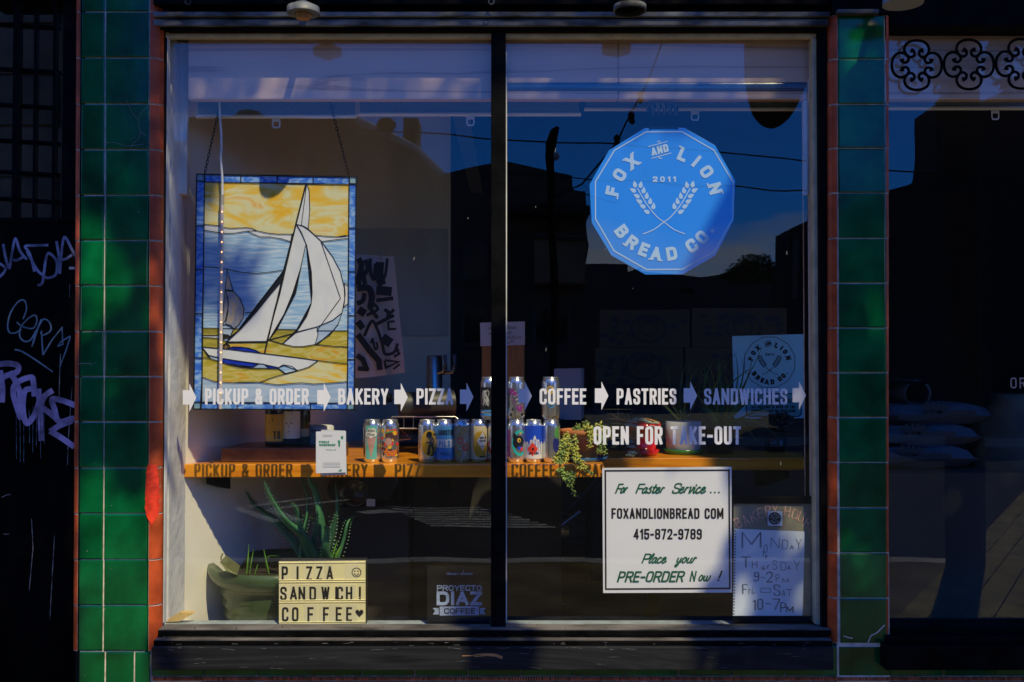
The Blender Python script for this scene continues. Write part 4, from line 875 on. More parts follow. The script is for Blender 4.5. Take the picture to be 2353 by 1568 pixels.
def art_cone(m, f):
    band(m, f, -.021, .021, .014, .134, 0); h = lambda a: .094-.078*(1-abs(a)/.0185)
    band(m, f, -.0185, .0185, 0, .094, 1, 16, .0002, lambda a: .094, h)
    for k in range(5):
        for s in (1, -1): m.ribbon([(s*(-.017+k*.007), .094), (s*(-.017+k*.007)+s*.012, .062-k*.004)], .0008, f, 3, w=.0004)
    for u, v, r in ((-.012, .104, .009), (0, .108, .013), (.012, .104, .009), (-.006, .116, .010), (.007, .117, .010), (0, .098, .009)): blob(m, f, u, v, r, r*.9, 2, .0005+r*.01)
    put(m, 'NEBO', lambda u, v, w=0: f(u-.013, v+.112, w+.0009), .009, .026, .0016, 3, gap=.002); put(m, 'Pilsner', lambda u, v, w=0: f(u-.015, v+.099, w+.0009), .009, .028, .0013, 3, gap=0, shear=.2)
def art_swirl(m, f):
    for i in range(34):
        u, v = random.uniform(-.038, .038), random.uniform(.024, .118); blob(m, f, u, v, random.uniform(.005, .011), random.uniform(.004, .010), random.choice((0, 1, 1, 2, 3)), .0001+i*2e-5, 8)
    blob(m, f, .002, .098, .016, .014, 3, .0010); blob(m, f, -.002, .077, .013, .014, 4, .0011); m.ribbon(crom([(-.014, .108), (0, .112), (.018, .116)], 4), .005, f, 5, w=.0013)
    for k in range(5): m.ribbon([(.012+(.019-k*.0035)*math.cos(a*.2+3.3), .045+(.019-k*.0035)*math.sin(a*.2+3.3)) for a in range(17)], .0026, f, (1, 2, 0, 2, 1)[k], w=.0014)
def art_dance(m, f):
    blob(m, f, .012, .072, .033, .047, 0, 0, 24)
    blob(m, f, .010, .101, .011, .013, 1, .0004); m.ribbon(crom([(.014, .092), (.022, .078), (.016, .062)], 4), .014, f, 1, w=.0006); m.ribbon(crom([(.02, .085), (.012, .074), (0, .074)], 4), .005, f, 1, w=.0007)
    m.ribbon(crom([(.014, .066), (.008, .05), (.010, .033)], 4), .008, f, 1, w=.0008); m.ribbon(crom([(.018, .066), (.026, .048), (.024, .028)], 4), .008, f, 1, w=.0009); m.ribbon([(.010, .033), (.002, .034)], .006, f, 1, w=.001); m.ribbon([(.024, .028), (.016, .026)], .006, f, 1, w=.001)
    for k in range(16): blob(m, f, .011+random.uniform(-.006, .01), random.uniform(.045, .108), .0009, .0009, 2, .0014, 4)
    put(m, 'POP', lambda u, v, w=0: f(u+.026, v+.098, w+.0005), .008, .016, .002, 1)
def art_pils(m, f):
    band(m, f, -.060, .060, .012, .134, 0, 36); band(m, f, -.055, .055, .055, .084, 1, 32, .0002)
    put(m, 'AGOSTINI', lambda u, v, w=0: f(u-.023, v+.100, w+.0005), .019, .064, .0032, 2, gap=.0016); put(m, 'PILS', lambda u, v, w=0: f(u-.020, v+.057, w+.0005), .024, .044, .0046, 0, gap=.003)
    m.ribbon(crom([(-.014, .030), (-.008, .038), (-.006, .026), (0, .038), (.002, .028), (.008, .036), (.013, .028), (.02, .032)], 4), .0014, f, 2, w=.0005)
def art_faded(m, f):
    band(m, f, -.06, .06, .012, .134, 0, 36); 
    for u, v, r in ((.006, .115, .010), (-.012, .03, .010), (.016, .055, .013), (-.005, .08, .012)): blob(m, f, u, v, r, r, random.choice((1, 2)), .0003); blob(m, f, u, v, r*.6, r*.6, 0, .0005)
def art_daylight(m, f):
    band(m, f, -.06, .06, .012, .132, 0, 36); blob(m, f, .006, .066, .030, .048, 2, .0002, 24); diamond(m, f, .014, .078, .021, .033, 1, .0005)
    for i, (s, wd) in enumerate((('HURRY ON', .024), ('DAYLIGHT', .026))): put(m, s, lambda u, v, w=0: f(u+.003, v+.086-i*.011, w+.0008), .0075, wd, .0014, 3, gap=.0008)
    put(m, 'IPA', lambda u, v, w=0: f(u+.011, v+.056, w+.0008), .005, .009, .001, 3); band(m, f, .004, .024, .018, .024, 3, 6, .0005)
def art_bluewhite(m, f):
    band(m, f, -.06, .06, .014, .024, 0, 30, .0001); band(m, f, -.06, .06, .030, .036, 0, 30, .0001); band(m, f, -.06, .06, .036, .118, 1, 30, .0001)
    for i in range(9): m.ribbon(crom([(random.uniform(-.03, .0), random.uniform(.05, .11)) for _ in range(4)], 4), .0013, f, 2, w=.0004+i*3e-5)
def art_purple(m, f):
    m.ribbon(crom([(-.020, .108), (-.008, .085), (.002, .070), (.012, .050), (.02, .038)], 6), .024, f, 0, w=.0002)
    for u, v, r in ((-.018, .103, .012), (-.004, .095, .008), (.013, .042, .012), (-.013, .038, .004), (.012, .104, .007), (-.02, .018, .005), (.024, .02, .005)): blob(m, f, u, v, r, r, 1 if r < .0075 else 0, .0006)
    for k in range(5): m.ribbon([(-.014+k*.006, .098-k*.013), (-.002+k*.006, .104-k*.013)], .0018, f, 2, w=.0009)
    blob(m, f, .012, .104, .005, .005, 2, .0009); blob(m, f, .012, .104, .003, .003, 1, .0012); put(m, '8', lambda u, v, w=0: f(u+.016, v+.068, w+.001), .008, .005, .001, 2)
def art_badge(m, f):
    for u, v, r, c in ((.0, .056, .013, 0), (-.002, .108, .014, 1), (.019, .073, .007, 2)): blob(m, f, u, v, r, r, c, .0002); blob(m, f, u, v, r*.72, r*.72, 3, .0005)
    m.ribbon([(0+.007*math.cos(k*.5), .056+.007*math.sin(k*.5)) for k in range(14)], .0012, f, 0, w=.0008); m.ribbon(crom([(-.012, .098), (-.004, .104), (.008, .098), (.014, .106)], 4), .003, f, 1, w=.0008)
def art_teal(m, f):
    m.ribbon([(.014+.026*math.cos(a*.16+1.0), .072+.042*math.sin(a*.16+1.0)) for a in range(28)], .010, f, 0, w=.0002)
    blob(m, f, .008, .075, .021, .024, 1, .0005); band(m, f, -.012, .012, .086, .11, 1, 6, .0006, lambda a: .112-abs(a+.006)*2.2, lambda a: .084); blob(m, f, .010, .082, .0065, .008, 2, .0008); blob(m, f, .011, .081, .003, .004, 1, .0011)
    band(m, f, .004, .024, .045, .060, 3, 8, .0009, lambda a: .060-.3*abs(a-.014), lambda a: .046+.2*abs(a-.014)); blob(m, f, .02, .05, .005, .007, 4, .0012); m.ribbon([(.012, .104), (.020, .110)], .004, f, 2, w=.0006)
    band(m, f, -.052, -.026, .02, .12, 5, 8, .0002)
def art_wave(m, f):
    band(m, f, -.06, .06, .014, .134, 0, 36)
    band(m, f, -.06, .06, 0, 0, 1, 40, .0002, lambda a: .072+.022*math.exp(-((a-.004)/.014)**2)+.006*math.sin(a*420), lambda a: .015)
    for i in range(18): u = -.03+i*.0035; m.ribbon(crom([(u, .088-abs(u-.004)*.7), (u+random.uniform(-.003, .004), .06), (u+random.uniform(-.006, .006), .03)], 4), .0012, f, 0, w=.0005+(i % 5)*3e-5)
    diamond(m, f, -.004, .050, .020, .025, 2, .001); blob(m, f, -.003, .050, .004, .005, 3, .0013); put(m, 'black ipa'.replace('b', 'l'), lambda u, v, w=0: f(u-.018, v+.030, w+.0013), .008, .034, .0016, 3, gap=.0006) if 0 else put(m, 'ack ipa', lambda u, v, w=0: f(u-.018, v+.032, w+.0013), .010, .034, .0017, 3, gap=.0004)
def art_oval(m, f):
    blob(m, f, .020, .066, .015, .030, 0, .0002); blob(m, f, .022, .108, .012, .022, 1, .0002)
    for k in range(4): m.ribbon([(.012, .082-k*.009), (.028, .082-k*.009)], .0014, f, 2, w=.0005)
can(856, 'beer can with a pink ice cream cone on a teal label, first from the left', art=art_cone, mats=(P['teal'], P['pink'], P['white'], P['black']))
can(896.5, 'beer can with a busy orange and yellow swirl label beside the teal cone can', art=art_swirl, mats=(P['yellow'], P['orange'], P['red'], P['brown'], P['pink'], P['green']))
can(982, 'silver can with a dancing black figure on a yellow oval', art=art_dance, mats=(P['gold'], P['black'], P['white']))
can(1021.5, 'light blue can with a white band reading PILS', art=art_pils, mats=(P['sky'], P['white'], P['black']), Y=.35)
can(1061.5, 'faded peach and grey fruit patterned can between light blue and cream cans', art=art_faded, mats=(P['tan'], P['gold'], P['red']), Y=.36)
can(1101, 'cream and gold can with a white diamond label', art=art_daylight, mats=(P['cream'], P['white'], P['gold'], P['black']), Y=.36)
c_ = can(1142, 'violet and red patterned can mostly hidden behind the mullion, under the black and blue can', art=art_swirl, mats=(P['violet'], P['red'], P['white'], P['black'], P['pink'], P['green']))
can(1186.5, 'silver can with a black cat face in a teal ring, right after the mullion', art=art_teal, mats=(P['aqua'], P['black'], P['yellow'], P['blue'], P['red'], P['violet']))
can(1226, 'bright blue can with a white snowy peak and red diamond', art=art_wave, mats=(P['blue'], P['white'], P['red'], P['black']))
can(1266.5, 'plain silver can with a dark blue oval sticker beside the trailing succulent', art=art_oval, mats=(pm('navy_print', (.02, .02, .16)), P['green'], P['sky']))
TOPZ = SHZ+.1556
can(1125, 'black can with light blue stripes stacked on top, half hidden by the mullion', base=TOPZ, art=art_bluewhite, mats=(P['sky'], P['black'], P['white']))
can(1186, 'silver can with a purple creature stacked right of the mullion', base=TOPZ, art=art_purple, mats=(P['violet'], P['black'], P['white']))
can(1265.5, 'silver can with small round yellow and blue badges stacked beside the word COFFEE', base=TOPZ, art=art_badge, mats=(P['sky'], P['yellow'], P['gold'], pm('slate_print', (.06, .08, .09))))

# ------------------------------------------------------------------ things on the left of the shelf
sl = thing('wood_slab', 'thick dark brown wooden slab lying on the left of the shelf under the bottles', 'slab', at(660, 1060, .33))
t = MB(); a, b = at(508, 1061, .335), at(742, 1030, .335); t.prism([(a.x, .335, SHZ+.0008), (b.x, .335, SHZ+.0008), (b.x+.05, .60, SHZ+.0008), (a.x+.03, .60, SHZ+.0008)][::-1], (0, 0, b.z-SHZ)); t.build('slab', M['slab'], sl, .004)
SLZ = b.z
def bottle(px, name, label, Y, prof, m, lab=None, z=SLZ+.001):
    p = at(px, 1000, Y); th = thing(name, label, 'bottle', (p.x, Y, z)); t = MB(); t.lathe(prof, (p.x, Y, z), 24); t.build('glass_body', m, th)
    if lab:
        r, z0, z1, lm, txt = lab; t = MB(); f0 = cyl(0, r+.0004); f = lambda u, v, w=0: f0(u, v, w)+Vector((p.x, Y, z)); band(t, f, -r*1.4, r*1.4, z0, z1, 0)
        if txt: txt(t, f)
        t.build('label', lm, th)
    return th
BP = [(0, .002), (.034, .002), (.037, .006), (.037, .15), (.033, .175), (.017, .21), (.0145, .27), (.016, .275), (.016, .29), (0, .291)]
amber = mat('brown_bottle_glass', (.02, .009, .004), .1, coat=.6)
def tx1(t, f): t.ribbon([(-.018, .09), (.0, .10), (.02, .085)], .01, f, 1, w=.0003); put(t, 'TU', lambda u, v, w=0: f(u+.002, v+.03, w+.0003), .028, .026, .005, 1)
def tx2(t, f): t.ribbon([(-.012, .085), (-.004, .087)], .003, f, 1, w=.0003); t.ribbon([(.006, .088), (.014, .086)], .003, f, 1, w=.0003); t.ribbon([(0, .08), (.002, .068)], .0015, f, 1, w=.0003); t.ribbon([(-.004, .055), (.006, .056)], .002, f, 1, w=.0003)
bottle(632, 'wine_bottle', 'dark brown bottle with a yellow label below the stained glass', .40, BP, amber, (.037, .02, .12, [P['gold'], P['black']], tx1))
bottle(668, 'wine_bottle', 'dark bottle with a white label drawn with a face, right of the yellow labelled bottle', .415, BP, amber, (.037, .03, .13, [P['white'], P['black']], tx2))
bottle(693, 'wine_bottle', 'olive green bottle partly hidden behind the white labelled bottle', .50, [(r*.9, h*.86) for r, h in BP], mat('olive_bottle_glass', (.05, .06, .015), .12, coat=.5), (.033, .03, .06, [P['cream']], None))
cn = thing('storage_jar', 'white jar with a dark round knob and handwritten name behind the flyer', 'jar', at(733, 1000, .56))
p = at(733, 1000, .56); t = MB(); t.lathe([(0, .001), (.055, .001), (.057, .006), (.057, .115), (.05, .12), (0, .121)], (p.x, .56, SHZ+.001), 28); t.build('jar_body', M['card'], cn)
t = MB(); t.lathe([(.0, 0), (.016, 0), (.018, .006), (.012, .014), (.012, .02), (.016, .026), (.0, .03)], (p.x+.015, .503, SHZ+.075), 16, R=Matrix.Rotation(math.pi/2, 3, 'X')); t.build('knob', mat('dark_red_knob', (.09, .02, .02), .3), cn)
t = MB(); f0 = cyl(0, .0575); f = lambda u, v, w=0: f0(u, v, w)+Vector((p.x, .56, SHZ+.001)); put(t, 'Rou', lambda u, v, w=0: f(u-.028, v+.095, w), .016, .04, .002, 0, shear=.2, gap=0) ; t.build('lettering', M['ink'], cn)
# flyer taped to the glass
fl = thing('paper_flyer', 'small white flyer with green heading PICKLE WORKSHOP taped low on the left pane', 'flyer', at(761, 1090, GY+.01))
Yf = GY+.012
t = MB(); t.prism([at(738, 988, Yf+.006), at(738, 1093, Yf+.006), at(797, 1091, Yf+.006), at(794, 990, Yf+.006)], (0, .001, 0)); t.build('back_sheet', M['card'], fl)
t = MB(); t.prism([at(726, 992, Yf), at(726, 1088, Yf), at(795, 1086, Yf), at(795, 991, Yf)], (0, .0012, 0)); t.build('front_sheet', M['signwhite'], fl)
t = MB(); write(t, 'PICKLE', 733, 756, 1013.5, 1018.5, Yf-.0006, 1.5, gap=.001); write(t, 'WORKSHOP', 733, 771, 1020.5, 1025.5, Yf-.0006, 1.5, gap=.001); write(t, 'PICKLE', 749, 772, 1033, 1035, Yf-.0006, .5, gap=.001)
t.poly([at(x, y, Yf-.0006) for x, y in ((776, 1012), (782, 1013), (781, 1028), (778, 1027))][::-1]); t.poly([at(x, y, Yf-.0006) for x, y in ((783, 1003), (788, 1002), (789, 1009), (784, 1010))][::-1]); t.poly([at(x, y, Yf-.0006) for x, y in ((776, 1083), (785, 1078), (785, 1084))][::-1]); t.build('green_print', mat('flyer_green', (.02, .25, .12), .6), fl)
t = MB()
for y in (1064, 1067, 1071, 1074, 1000, 1003): t.ribbon([(at(742, y, Yf).x, at(742, y, Yf).z), (at(782 if y > 1010 else 764, y, Yf).x, at(742, y, Yf).z)], .0012, lambda u, v, w=0: Vector((u, Yf-.0006, v)), 0)
t.build('small_print', mat('grey_print', (.35, .37, .38), .7), fl)
# clear acrylic wedge behind the first cans
ac = thing('acrylic_stand', 'tinted clear acrylic stand lying behind the teal and orange cans', 'stand', at(910, 1005, .62))
t = MB(); a, b, c_, d_ = at(862, 966, .60), at(905, 972, .60), at(945, 1008, .50), at(900, 1012, .50); t.prism([a, b, c_, d_], (0, .004, -.004)); t.build('sheet', glass_mat('pink_acrylic', .10, (1, .8, .9), (.72, .55, .62)), ac)

# ------------------------------------------------------------------ plants on the right of the shelf
su = thing('trailing_succulent', 'yellow green trailing succulent spilling from a terracotta pot over the shelf edge', 'plant', at(1335, 1060, .42))
pc = at(1338, 1050, .42); pc = Vector((pc.x, .42, SHZ))
t = MB(); t.lathe([(0, .001), (.088, .001), (.098, .016), (.095, .016), (.086, .006), (0, .006)], pc, 28); t.build('saucer', mat('blue_glazed_saucer', (.02, .12, .30), .2, coat=.5), su)
t = MB(); t.lathe([(0, .0075), (.055, .0075), (.076, .095), (.082, .095), (.082, .115), (.074, .115), (.072, .10), (0, .10)], pc, 28); t.build('pot', mat('terracotta', (.52, .17, .06), .8, var=.2), su)
sucm = mat('succulent_bead', (.20, .30, .07), .45, var=.2, island=.4); sucy = mat('yellow_succulent_bead', (.42, .42, .07), .45, island=.3); sucs = mat('silver_succulent', (.30, .36, .30), .5, island=.3)
def beads(path, r, par, m, nb=9, size=.009, stem=True, name='stem_of_leaves'):
    t = MB(); q = crom(path, 8); ln = sum((a-b).length for a, b in zip(q, q[1:])); n_ = int(ln/.0048)
    for i in range(n_):
        k = i/n_*(len(q)-1); j = min(int(k), len(q)-2); p = q[j].lerp(q[j+1], k-j); tg = (q[j+1]-q[j]).normalized()
        a = i*2.4; u = tg.orthogonal().normalized(); v = tg.cross(u); d_ = (u*math.cos(a)+v*math.sin(a)+tg*.35).normalized(); s_ = size*random.uniform(.75, 1.15)*(1-.35*i/n_ if i > n_*.6 else 1)
        e = d_.orthogonal().normalized(); g = d_.cross(e); b0 = p; c0 = p+d_*s_*.7; t1 = p+d_*s_*1.55
        t.add([b0]+[c0+(e*math.cos(x)+g*math.sin(x))*s_*.40 for x in (0, 1.26, 2.51, 3.77, 5.03)]+[t1], [(0, 2, 1), (0, 3, 2), (0, 4, 3), (0, 5, 4), (0, 1, 5), (6, 1, 2), (6, 2, 3), (6, 3, 4), (6, 4, 5), (6, 5, 1)], 0, True)
    t.tube(q, .0022, 5, 0); return t.build(name, m, par)
random.seed(17)
top = pc+Vector((0, 0, .108))
def trail(pts, m, size=.0095):
    P3 = [at(x, y, Y) for x, y, Y in pts]; beads(P3, .01, su, m, size=size*1.45)
for pts, m in (([(1345,1000,.42),(1310,1008,.38),(1285,1040,.33),(1278,1070,.30),(1290,1090,.262),(1312,1096,.258)], sucy), ([(1330,1005,.42),(1300,1015,.37),(1290,1050,.33),(1283,1078,.28),(1300,1100,.255),(1318,1092,.255),(1312,1115,.25),(1322,1142,.25)], sucm),
               ([(1345,995,.42),(1325,1000,.36),(1318,1025,.33),(1322,1048,.31),(1330,1065,.262),(1350,1082,.255),(1362,1090,.25)], sucm), ([(1335,1005,.42),(1310,1000,.38),(1295,1020,.35),(1300,1050,.33),(1306,1075,.28)], sucy),
               ([(1350,1000,.42),(1330,990,.40),(1322,985,.40),(1330,975,.40)], sucm), ([(1345,1003,.42),(1370,985,.38),(1385,1000,.35),(1388,1020,.33),(1392,1045,.33)], sucm), ([(1350,1003,.42),(1375,1000,.36),(1378,1020,.34),(1372,1040,.33)], sucm),
               ([(1338,1000,.42),(1355,985,.36),(1358,1005,.33),(1352,1030,.32)], sucy), ([(1340,1002,.43),(1345,980,.44),(1350,970,.44)], sucm), ([(1350,1002,.42),(1395,990,.42),(1408,1005,.40),(1412,1028,.40)], sucm), ([(1330,1004,.41),(1305,1012,.36),(1287,1035,.34),(1280,1055,.32),(1284,1075,.29)], sucm), ([(1335,1000,.41),(1310,1005,.37),(1300,1030,.34),(1292,1060,.31)], sucy)):
    trail(pts, m)
    for q_ in range(2): trail([(x+random.uniform(-9, 9)*(i > 0), y+random.uniform(-8, 8)*(i > 0), Y-.012*q_*(i > 0)) for i, (x, y, Y) in enumerate(pts[:-1] if len(pts) > 4 else pts)], random.choice((sucm, sucm, sucy)), .0085)
rp = thing('potted_succulent', 'silvery rosette succulent creeping down a shiny red pot on the shelf', 'plant', at(1470, 1055, .62))
pc = at(1478, 1050, .63); pc = Vector((pc.x, .63, SHZ))
t = MB(); t.lathe([(0, .001), (.058, .001), (.064, .022), (.056, .022), (.054, .012), (.046, .012), (.066, .105), (.070, .105), (.070, .125), (.064, .125), (.062, .112), (0, .112)], pc, 28); t.build('pot', mat('red_plastic_pot', (.62, .010, .012), .15, coat=.5), rp)
random.seed(4)
def rosette(c_, r, par, m, n_=16, name='rosette'):
    t = MB()
    for i in range(n_):
        a = i*2.4; el = .25+1.1*i/n_; d_ = Vector((math.cos(a)*math.cos(el), math.sin(a)*math.cos(el)-.3, math.sin(el))).normalized(); L_ = r*(1.1-.5*i/n_); e = d_.orthogonal().normalized(); g = d_.cross(e)
        t.add([c_, c_+d_*L_*.6+e*L_*.24, c_+d_*L_, c_+d_*L_*.6-e*L_*.24, c_+d_*L_*.55+g*L_*.16, c_+d_*L_*.55-g*L_*.16], [(0,1,4), (1,2,4), (2,3,4), (3,0,4), (1,0,5), (2,1,5), (3,2,5), (0,3,5)], 0, True)
    return t.build(name, m, par)
for x, y, Y, r in ((1452,972,.56,.022),(1466,968,.57,.024),(1478,970,.57,.022),(1490,974,.57,.020),(1444,980,.55,.02),(1459,983,.55,.02),(1440,1005,.54,.016),(1446,1018,.54,.018),(1450,1030,.53,.02),(1452,1044,.53,.024),(1446,1050,.52,.022),(1437,1000,.54,.016),(1495,982,.57,.018),(1506,975,.58,.016)): rosette(at(x, y, Y), r, rp, sucs)
t = MB()
for k in range(26):
    x = 1456+random.uniform(-5, 9); t.tube(crom([at(x, 985, .555), at(x-2+random.uniform(-3, 5), 1015, .545), at(x+random.uniform(-4, 12), 1050, .54)], 4), .0012, 4)
t.build('dry_roots', mat('dry_roots', (.32, .15, .05), .9, var=.3, vs=30), rp)
wp = thing('potted_plant', 'tall thin leaved plant in a pale grey pot on a green saucer', 'plant', at(1570, 1045, .68))
pc = at(1570, 1045, .68); pc = Vector((pc.x, .68, SHZ))
t = MB(); t.lathe([(0, .001), (.072, .001), (.080, .02), (.074, .02), (.070, .008), (0, .008)], pc, 28); t.build('saucer', mat('green_saucer', (.03, .16, .02), .25), wp)
t = MB(); t.lathe([(0, .0095), (.060, .0095), (.068, .02), (.071, .128), (.066, .130), (.064, .118), (0, .115)], pc, 28); t.build('pot', mat('pale_grey_pot', (.46, .48, .52), .7, var=.1), wp)
random.seed(9); t = MB()
def blade(t, a, b, bend, wd, n=8, mi=0):
    d_ = b-a; sd = Vector((d_.z, 0, -d_.x)).normalized() if abs(d_.x)+abs(d_.z) > 0 else Vector((1, 0, 0)); L_ = []
    for i in range(n+1):
        f = i/n; L_.append((a+d_*f+bend*(4*f*(1-f)), wd*(1-f)**.6*(1 if f > .15 else .8)))
    vs = []; 
    for p, w_ in L_: vs += [p-sd*w_, p+Vector((0, w_*.5, 0)), p+sd*w_]
    for i in range(n): t.add([vs[3*i], vs[3*i+1], vs[3*i+4], vs[3*i+3]], [(0,1,2,3)], mi, True); t.add([vs[3*i+1], vs[3*i+2], vs[3*i+5], vs[3*i+4]], [(0,1,2,3)], mi, True)
for k in range(24):
    a = at(1570+random.uniform(-14, 14), 965, .68+random.uniform(-.03, .03)); b = at(1570+random.uniform(-95, 75), random.uniform(815, 925), .68+random.uniform(-.12, .12)); blade(t, a, b, Vector((random.uniform(-.03, .03), 0, random.uniform(.0, .03))), random.uniform(.003, .006))
t.build('leaves', mat('dark_thin_leaf', (.035, .07, .02), .5, var=.4, vs=20), wp)
t = MB(); t.tube(crom([at(1404, 950, .6), at(1425, 964, .6), at(1452, 969, .61), at(1480, 962, .63), at(1515, 972, .66)], 6), [.002]+[.004]*24, 6); t.build('dry_stem', mat('dry_stem', (.45, .22, .05), .7), wp)
gp = thing('spiky_plant', 'spiky grass like plant with long arching leaves in front of the pale blue poster', 'plant', at(1660, 1030, .66))
pc = at(1655, 1040, .7); pc = Vector((pc.x, .70, SHZ)); t = MB(); t.lathe([(0, .001), (.05, .001), (.065, .09), (.058, .09), (.055, .08), (0, .08)], pc, 24); t.build('pot', mat('black_pot', (.012, .012, .012), .4), gp)
random.seed(14); t = MB()
for k in range(34):
    a = at(1650+random.uniform(-12, 18), 985, .69+random.uniform(-.03, .03)); b = at(1660+random.gauss(20, 46), random.uniform(785, 930), .69+random.uniform(-.15, .12)); blade(t, a, b, Vector((random.uniform(-.05, .05), 0, random.uniform(-.01, .05))), random.uniform(.003, .0065))
for x, y in ((1790, 1010), (1740, 1020), (1600, 960), (1760, 930)): blade(t, at(1655, 990, .66), at(x, y, .62), Vector((0, 0, .06)), .009)
t.build('leaves', mat('spiky_green_leaf', (.06, .13, .02), .45, var=.4, vs=15), gp)
sp = thing('small_succulent', 'small dark star shaped succulent in a black pot beneath the pale blue poster', 'plant', at(1780, 1025, .70))
pc = at(1782, 1025, .72); pc = Vector((pc.x, .72, SHZ)); t = MB(); t.lathe([(0, .001), (.035, .001), (.045, .06), (.04, .06), (0, .052)], pc, 20); t.build('pot', mat('black_glazed_pot', (.012, .012, .014), .15), sp)
for k in range(5): rosette(pc+Vector((random.uniform(-.02, .02), random.uniform(-.02, .01), .085+k*.012)), .055, sp, mat('dark_red_succulent', (.05, .035, .025), .5), 14)
wr = thing('wire_rack', 'black wire grid rack standing behind the plants', 'rack', at(1430, 1040, .78)); t = MB()
for i in range(9): y = 941+i*11; t.tube([at(1352, y, .78), at(1512, y, .78)], .0013, 5)
for x in (1352, 1386, 1420, 1455, 1487, 1512): t.tube([at(x, 938, .781), at(x, 1043, .781)], .0018, 5)
t.build('grid', mat('black_wire', (.03, .032, .036), .35), wr)
for x in (1354, 1510):
    t = MB(); p = at(x, 938, .778); t.tube([p+Vector((.013*math.cos(k*.5236), 0, .013*math.sin(k*.5236))) for k in range(12)], .003, 6, closed=True); t.build('ring_foot', M['black'], wr)

# ------------------------------------------------------------------ pale blue poster leaning at the right
po = thing('shop_poster', 'pale blue poster with black bakery emblem and a public seating notice behind plants', 'poster', at(1770, 965, .815)); Yp2 = .812
C6 = lambda x, y: ((2700+x/3.92)*.61276, (1220+y/3.92)*.61276)
t = MB(); t.prism([at(*C6(*p), Yp2) for p in ((180,162),(212,1375),(1308,1368),(1262,130))], (0, .004, 0)); t.build('sheet', mat('pale_blue_paper', (.42, .80, .88), .5, coat=.2), po)
t = MB(); o_ = at(*C6(722, 552), Yp2-.001); sk = 1.42*.61276/3.92/ .61276*1.0
s_ = mpp(Yp2)*.61276/3.92*.565; emblem(t, lambda u, v, w=0: Vector((o_.x+u, o_.y-w, o_.z+v)), s_, 0, 1.25)
for s, x0, x1, y0, y1, tp in (('PUBLIC AVAILABLE', 465, 1090, 1075, 1140, 2.2), ('ALL SEATING IS OPEN TO THE', 462, 1102, 1182, 1222, 1.6), ('PUBLIC/ASIENTOS PUBLICOS', 462, 1108, 1240, 1282, 1.6)):
    a, b = C6(x0, y0), C6(x1, y1); write(t, s, a[0], b[0], a[1], b[1], Yp2-.0012, tp, gap=.0016)
t.build('print', M['ink'], po)
t = MB(); q = [C6(*p) for p in ((400,1010),(1180,1005),(1195,1040),(1195,1300),(1160,1340),(430,1340),(385,1300),(380,1040))]; q = [at(*p, Yp2) for p in q]; t.ribbon([(p.x, p.z) for p in q], 2.4*mpp(Yp2), lambda u, v, w=0: Vector((u, Yp2-.0012-w, v)), 0, True); t.build('notice_border', M['ink'], po)
t = MB(); t.poly([at(*C6(*p), Yp2-.0006) for p in ((385,1012),(383,1335),(1192,1335),(1192,1008))]); t.build('notice_panel', mat('teal_notice', (.16, .42, .44), .5), po)

# ------------------------------------------------------------------ below the shelf
ap = thing('aloe_plant', 'spiky green aloe in a large ribbed dark green pot under the shelf', 'plant', at(640, 1430, .46))
PC = at(645, 1290, .46); RZ = PC.z; px0 = Vector((PC.x, .46, PLZ)); H = RZ-PLZ
t = MB(); t.lathe([(0, .002), (.17, .002), (.175, .01), (.190, H*.30), (.199, H*.33), (.191, H*.37), (.202, H*.42), (.195, H*.47), (.207, H*.52), (.200, H*.57), (.213, H*.62), (.206, H*.67), (.219, H*.73), (.213, H*.78), (.234, H*.82), (.25, H*.86), (.262, H*.93), (.262, H), (.247, H), (.235, H*.95), (.225, H*.88), (0, H*.86)], px0, 48); t.build('pot', M['potgreen'], ap)
t = MB(); t.lathe([(0, H*.885), (.10, H*.885), (.224, H*.872)], px0, 32, caps=False)
for k in range(60): a, r = random.uniform(0, 6.28), .21*math.sqrt(random.random()); t.lathe([(0, 0), (.008, .002), (.006, .010), (0, .013)], px0+Vector((r*math.cos(a), r*math.sin(a), H*.88)), 6)
t.build('soil', M['soil'], ap)
def aleaf(pts, wd, m, name='leaf', teeth=True):
    q = crom(pts, 6); n_ = len(q); t = MB(); rr = [wd*min(1, .75+.6*i/n_)*(1-(i/(n_-1))**1.6)+.0012 for i in range(n_)]
    t.tube(q, rr, 10, flat=.45)
    if teeth:
        for i in range(2, n_-2):
            tg = (q[i+1]-q[i-1]).normalized(); sd = Vector((tg.z, 0, -tg.x)).normalized()
            for s_ in (1, -1):
                p = q[i]+sd*s_*rr[i]*.97; t.add([p-tg*.003, p+tg*.003, p+sd*s_*.005+tg*.003, p+Vector((0, -.003, 0))], [(0,1,2), (0,2,3), (1,3,2)])
    return t.build(name, m, ap)
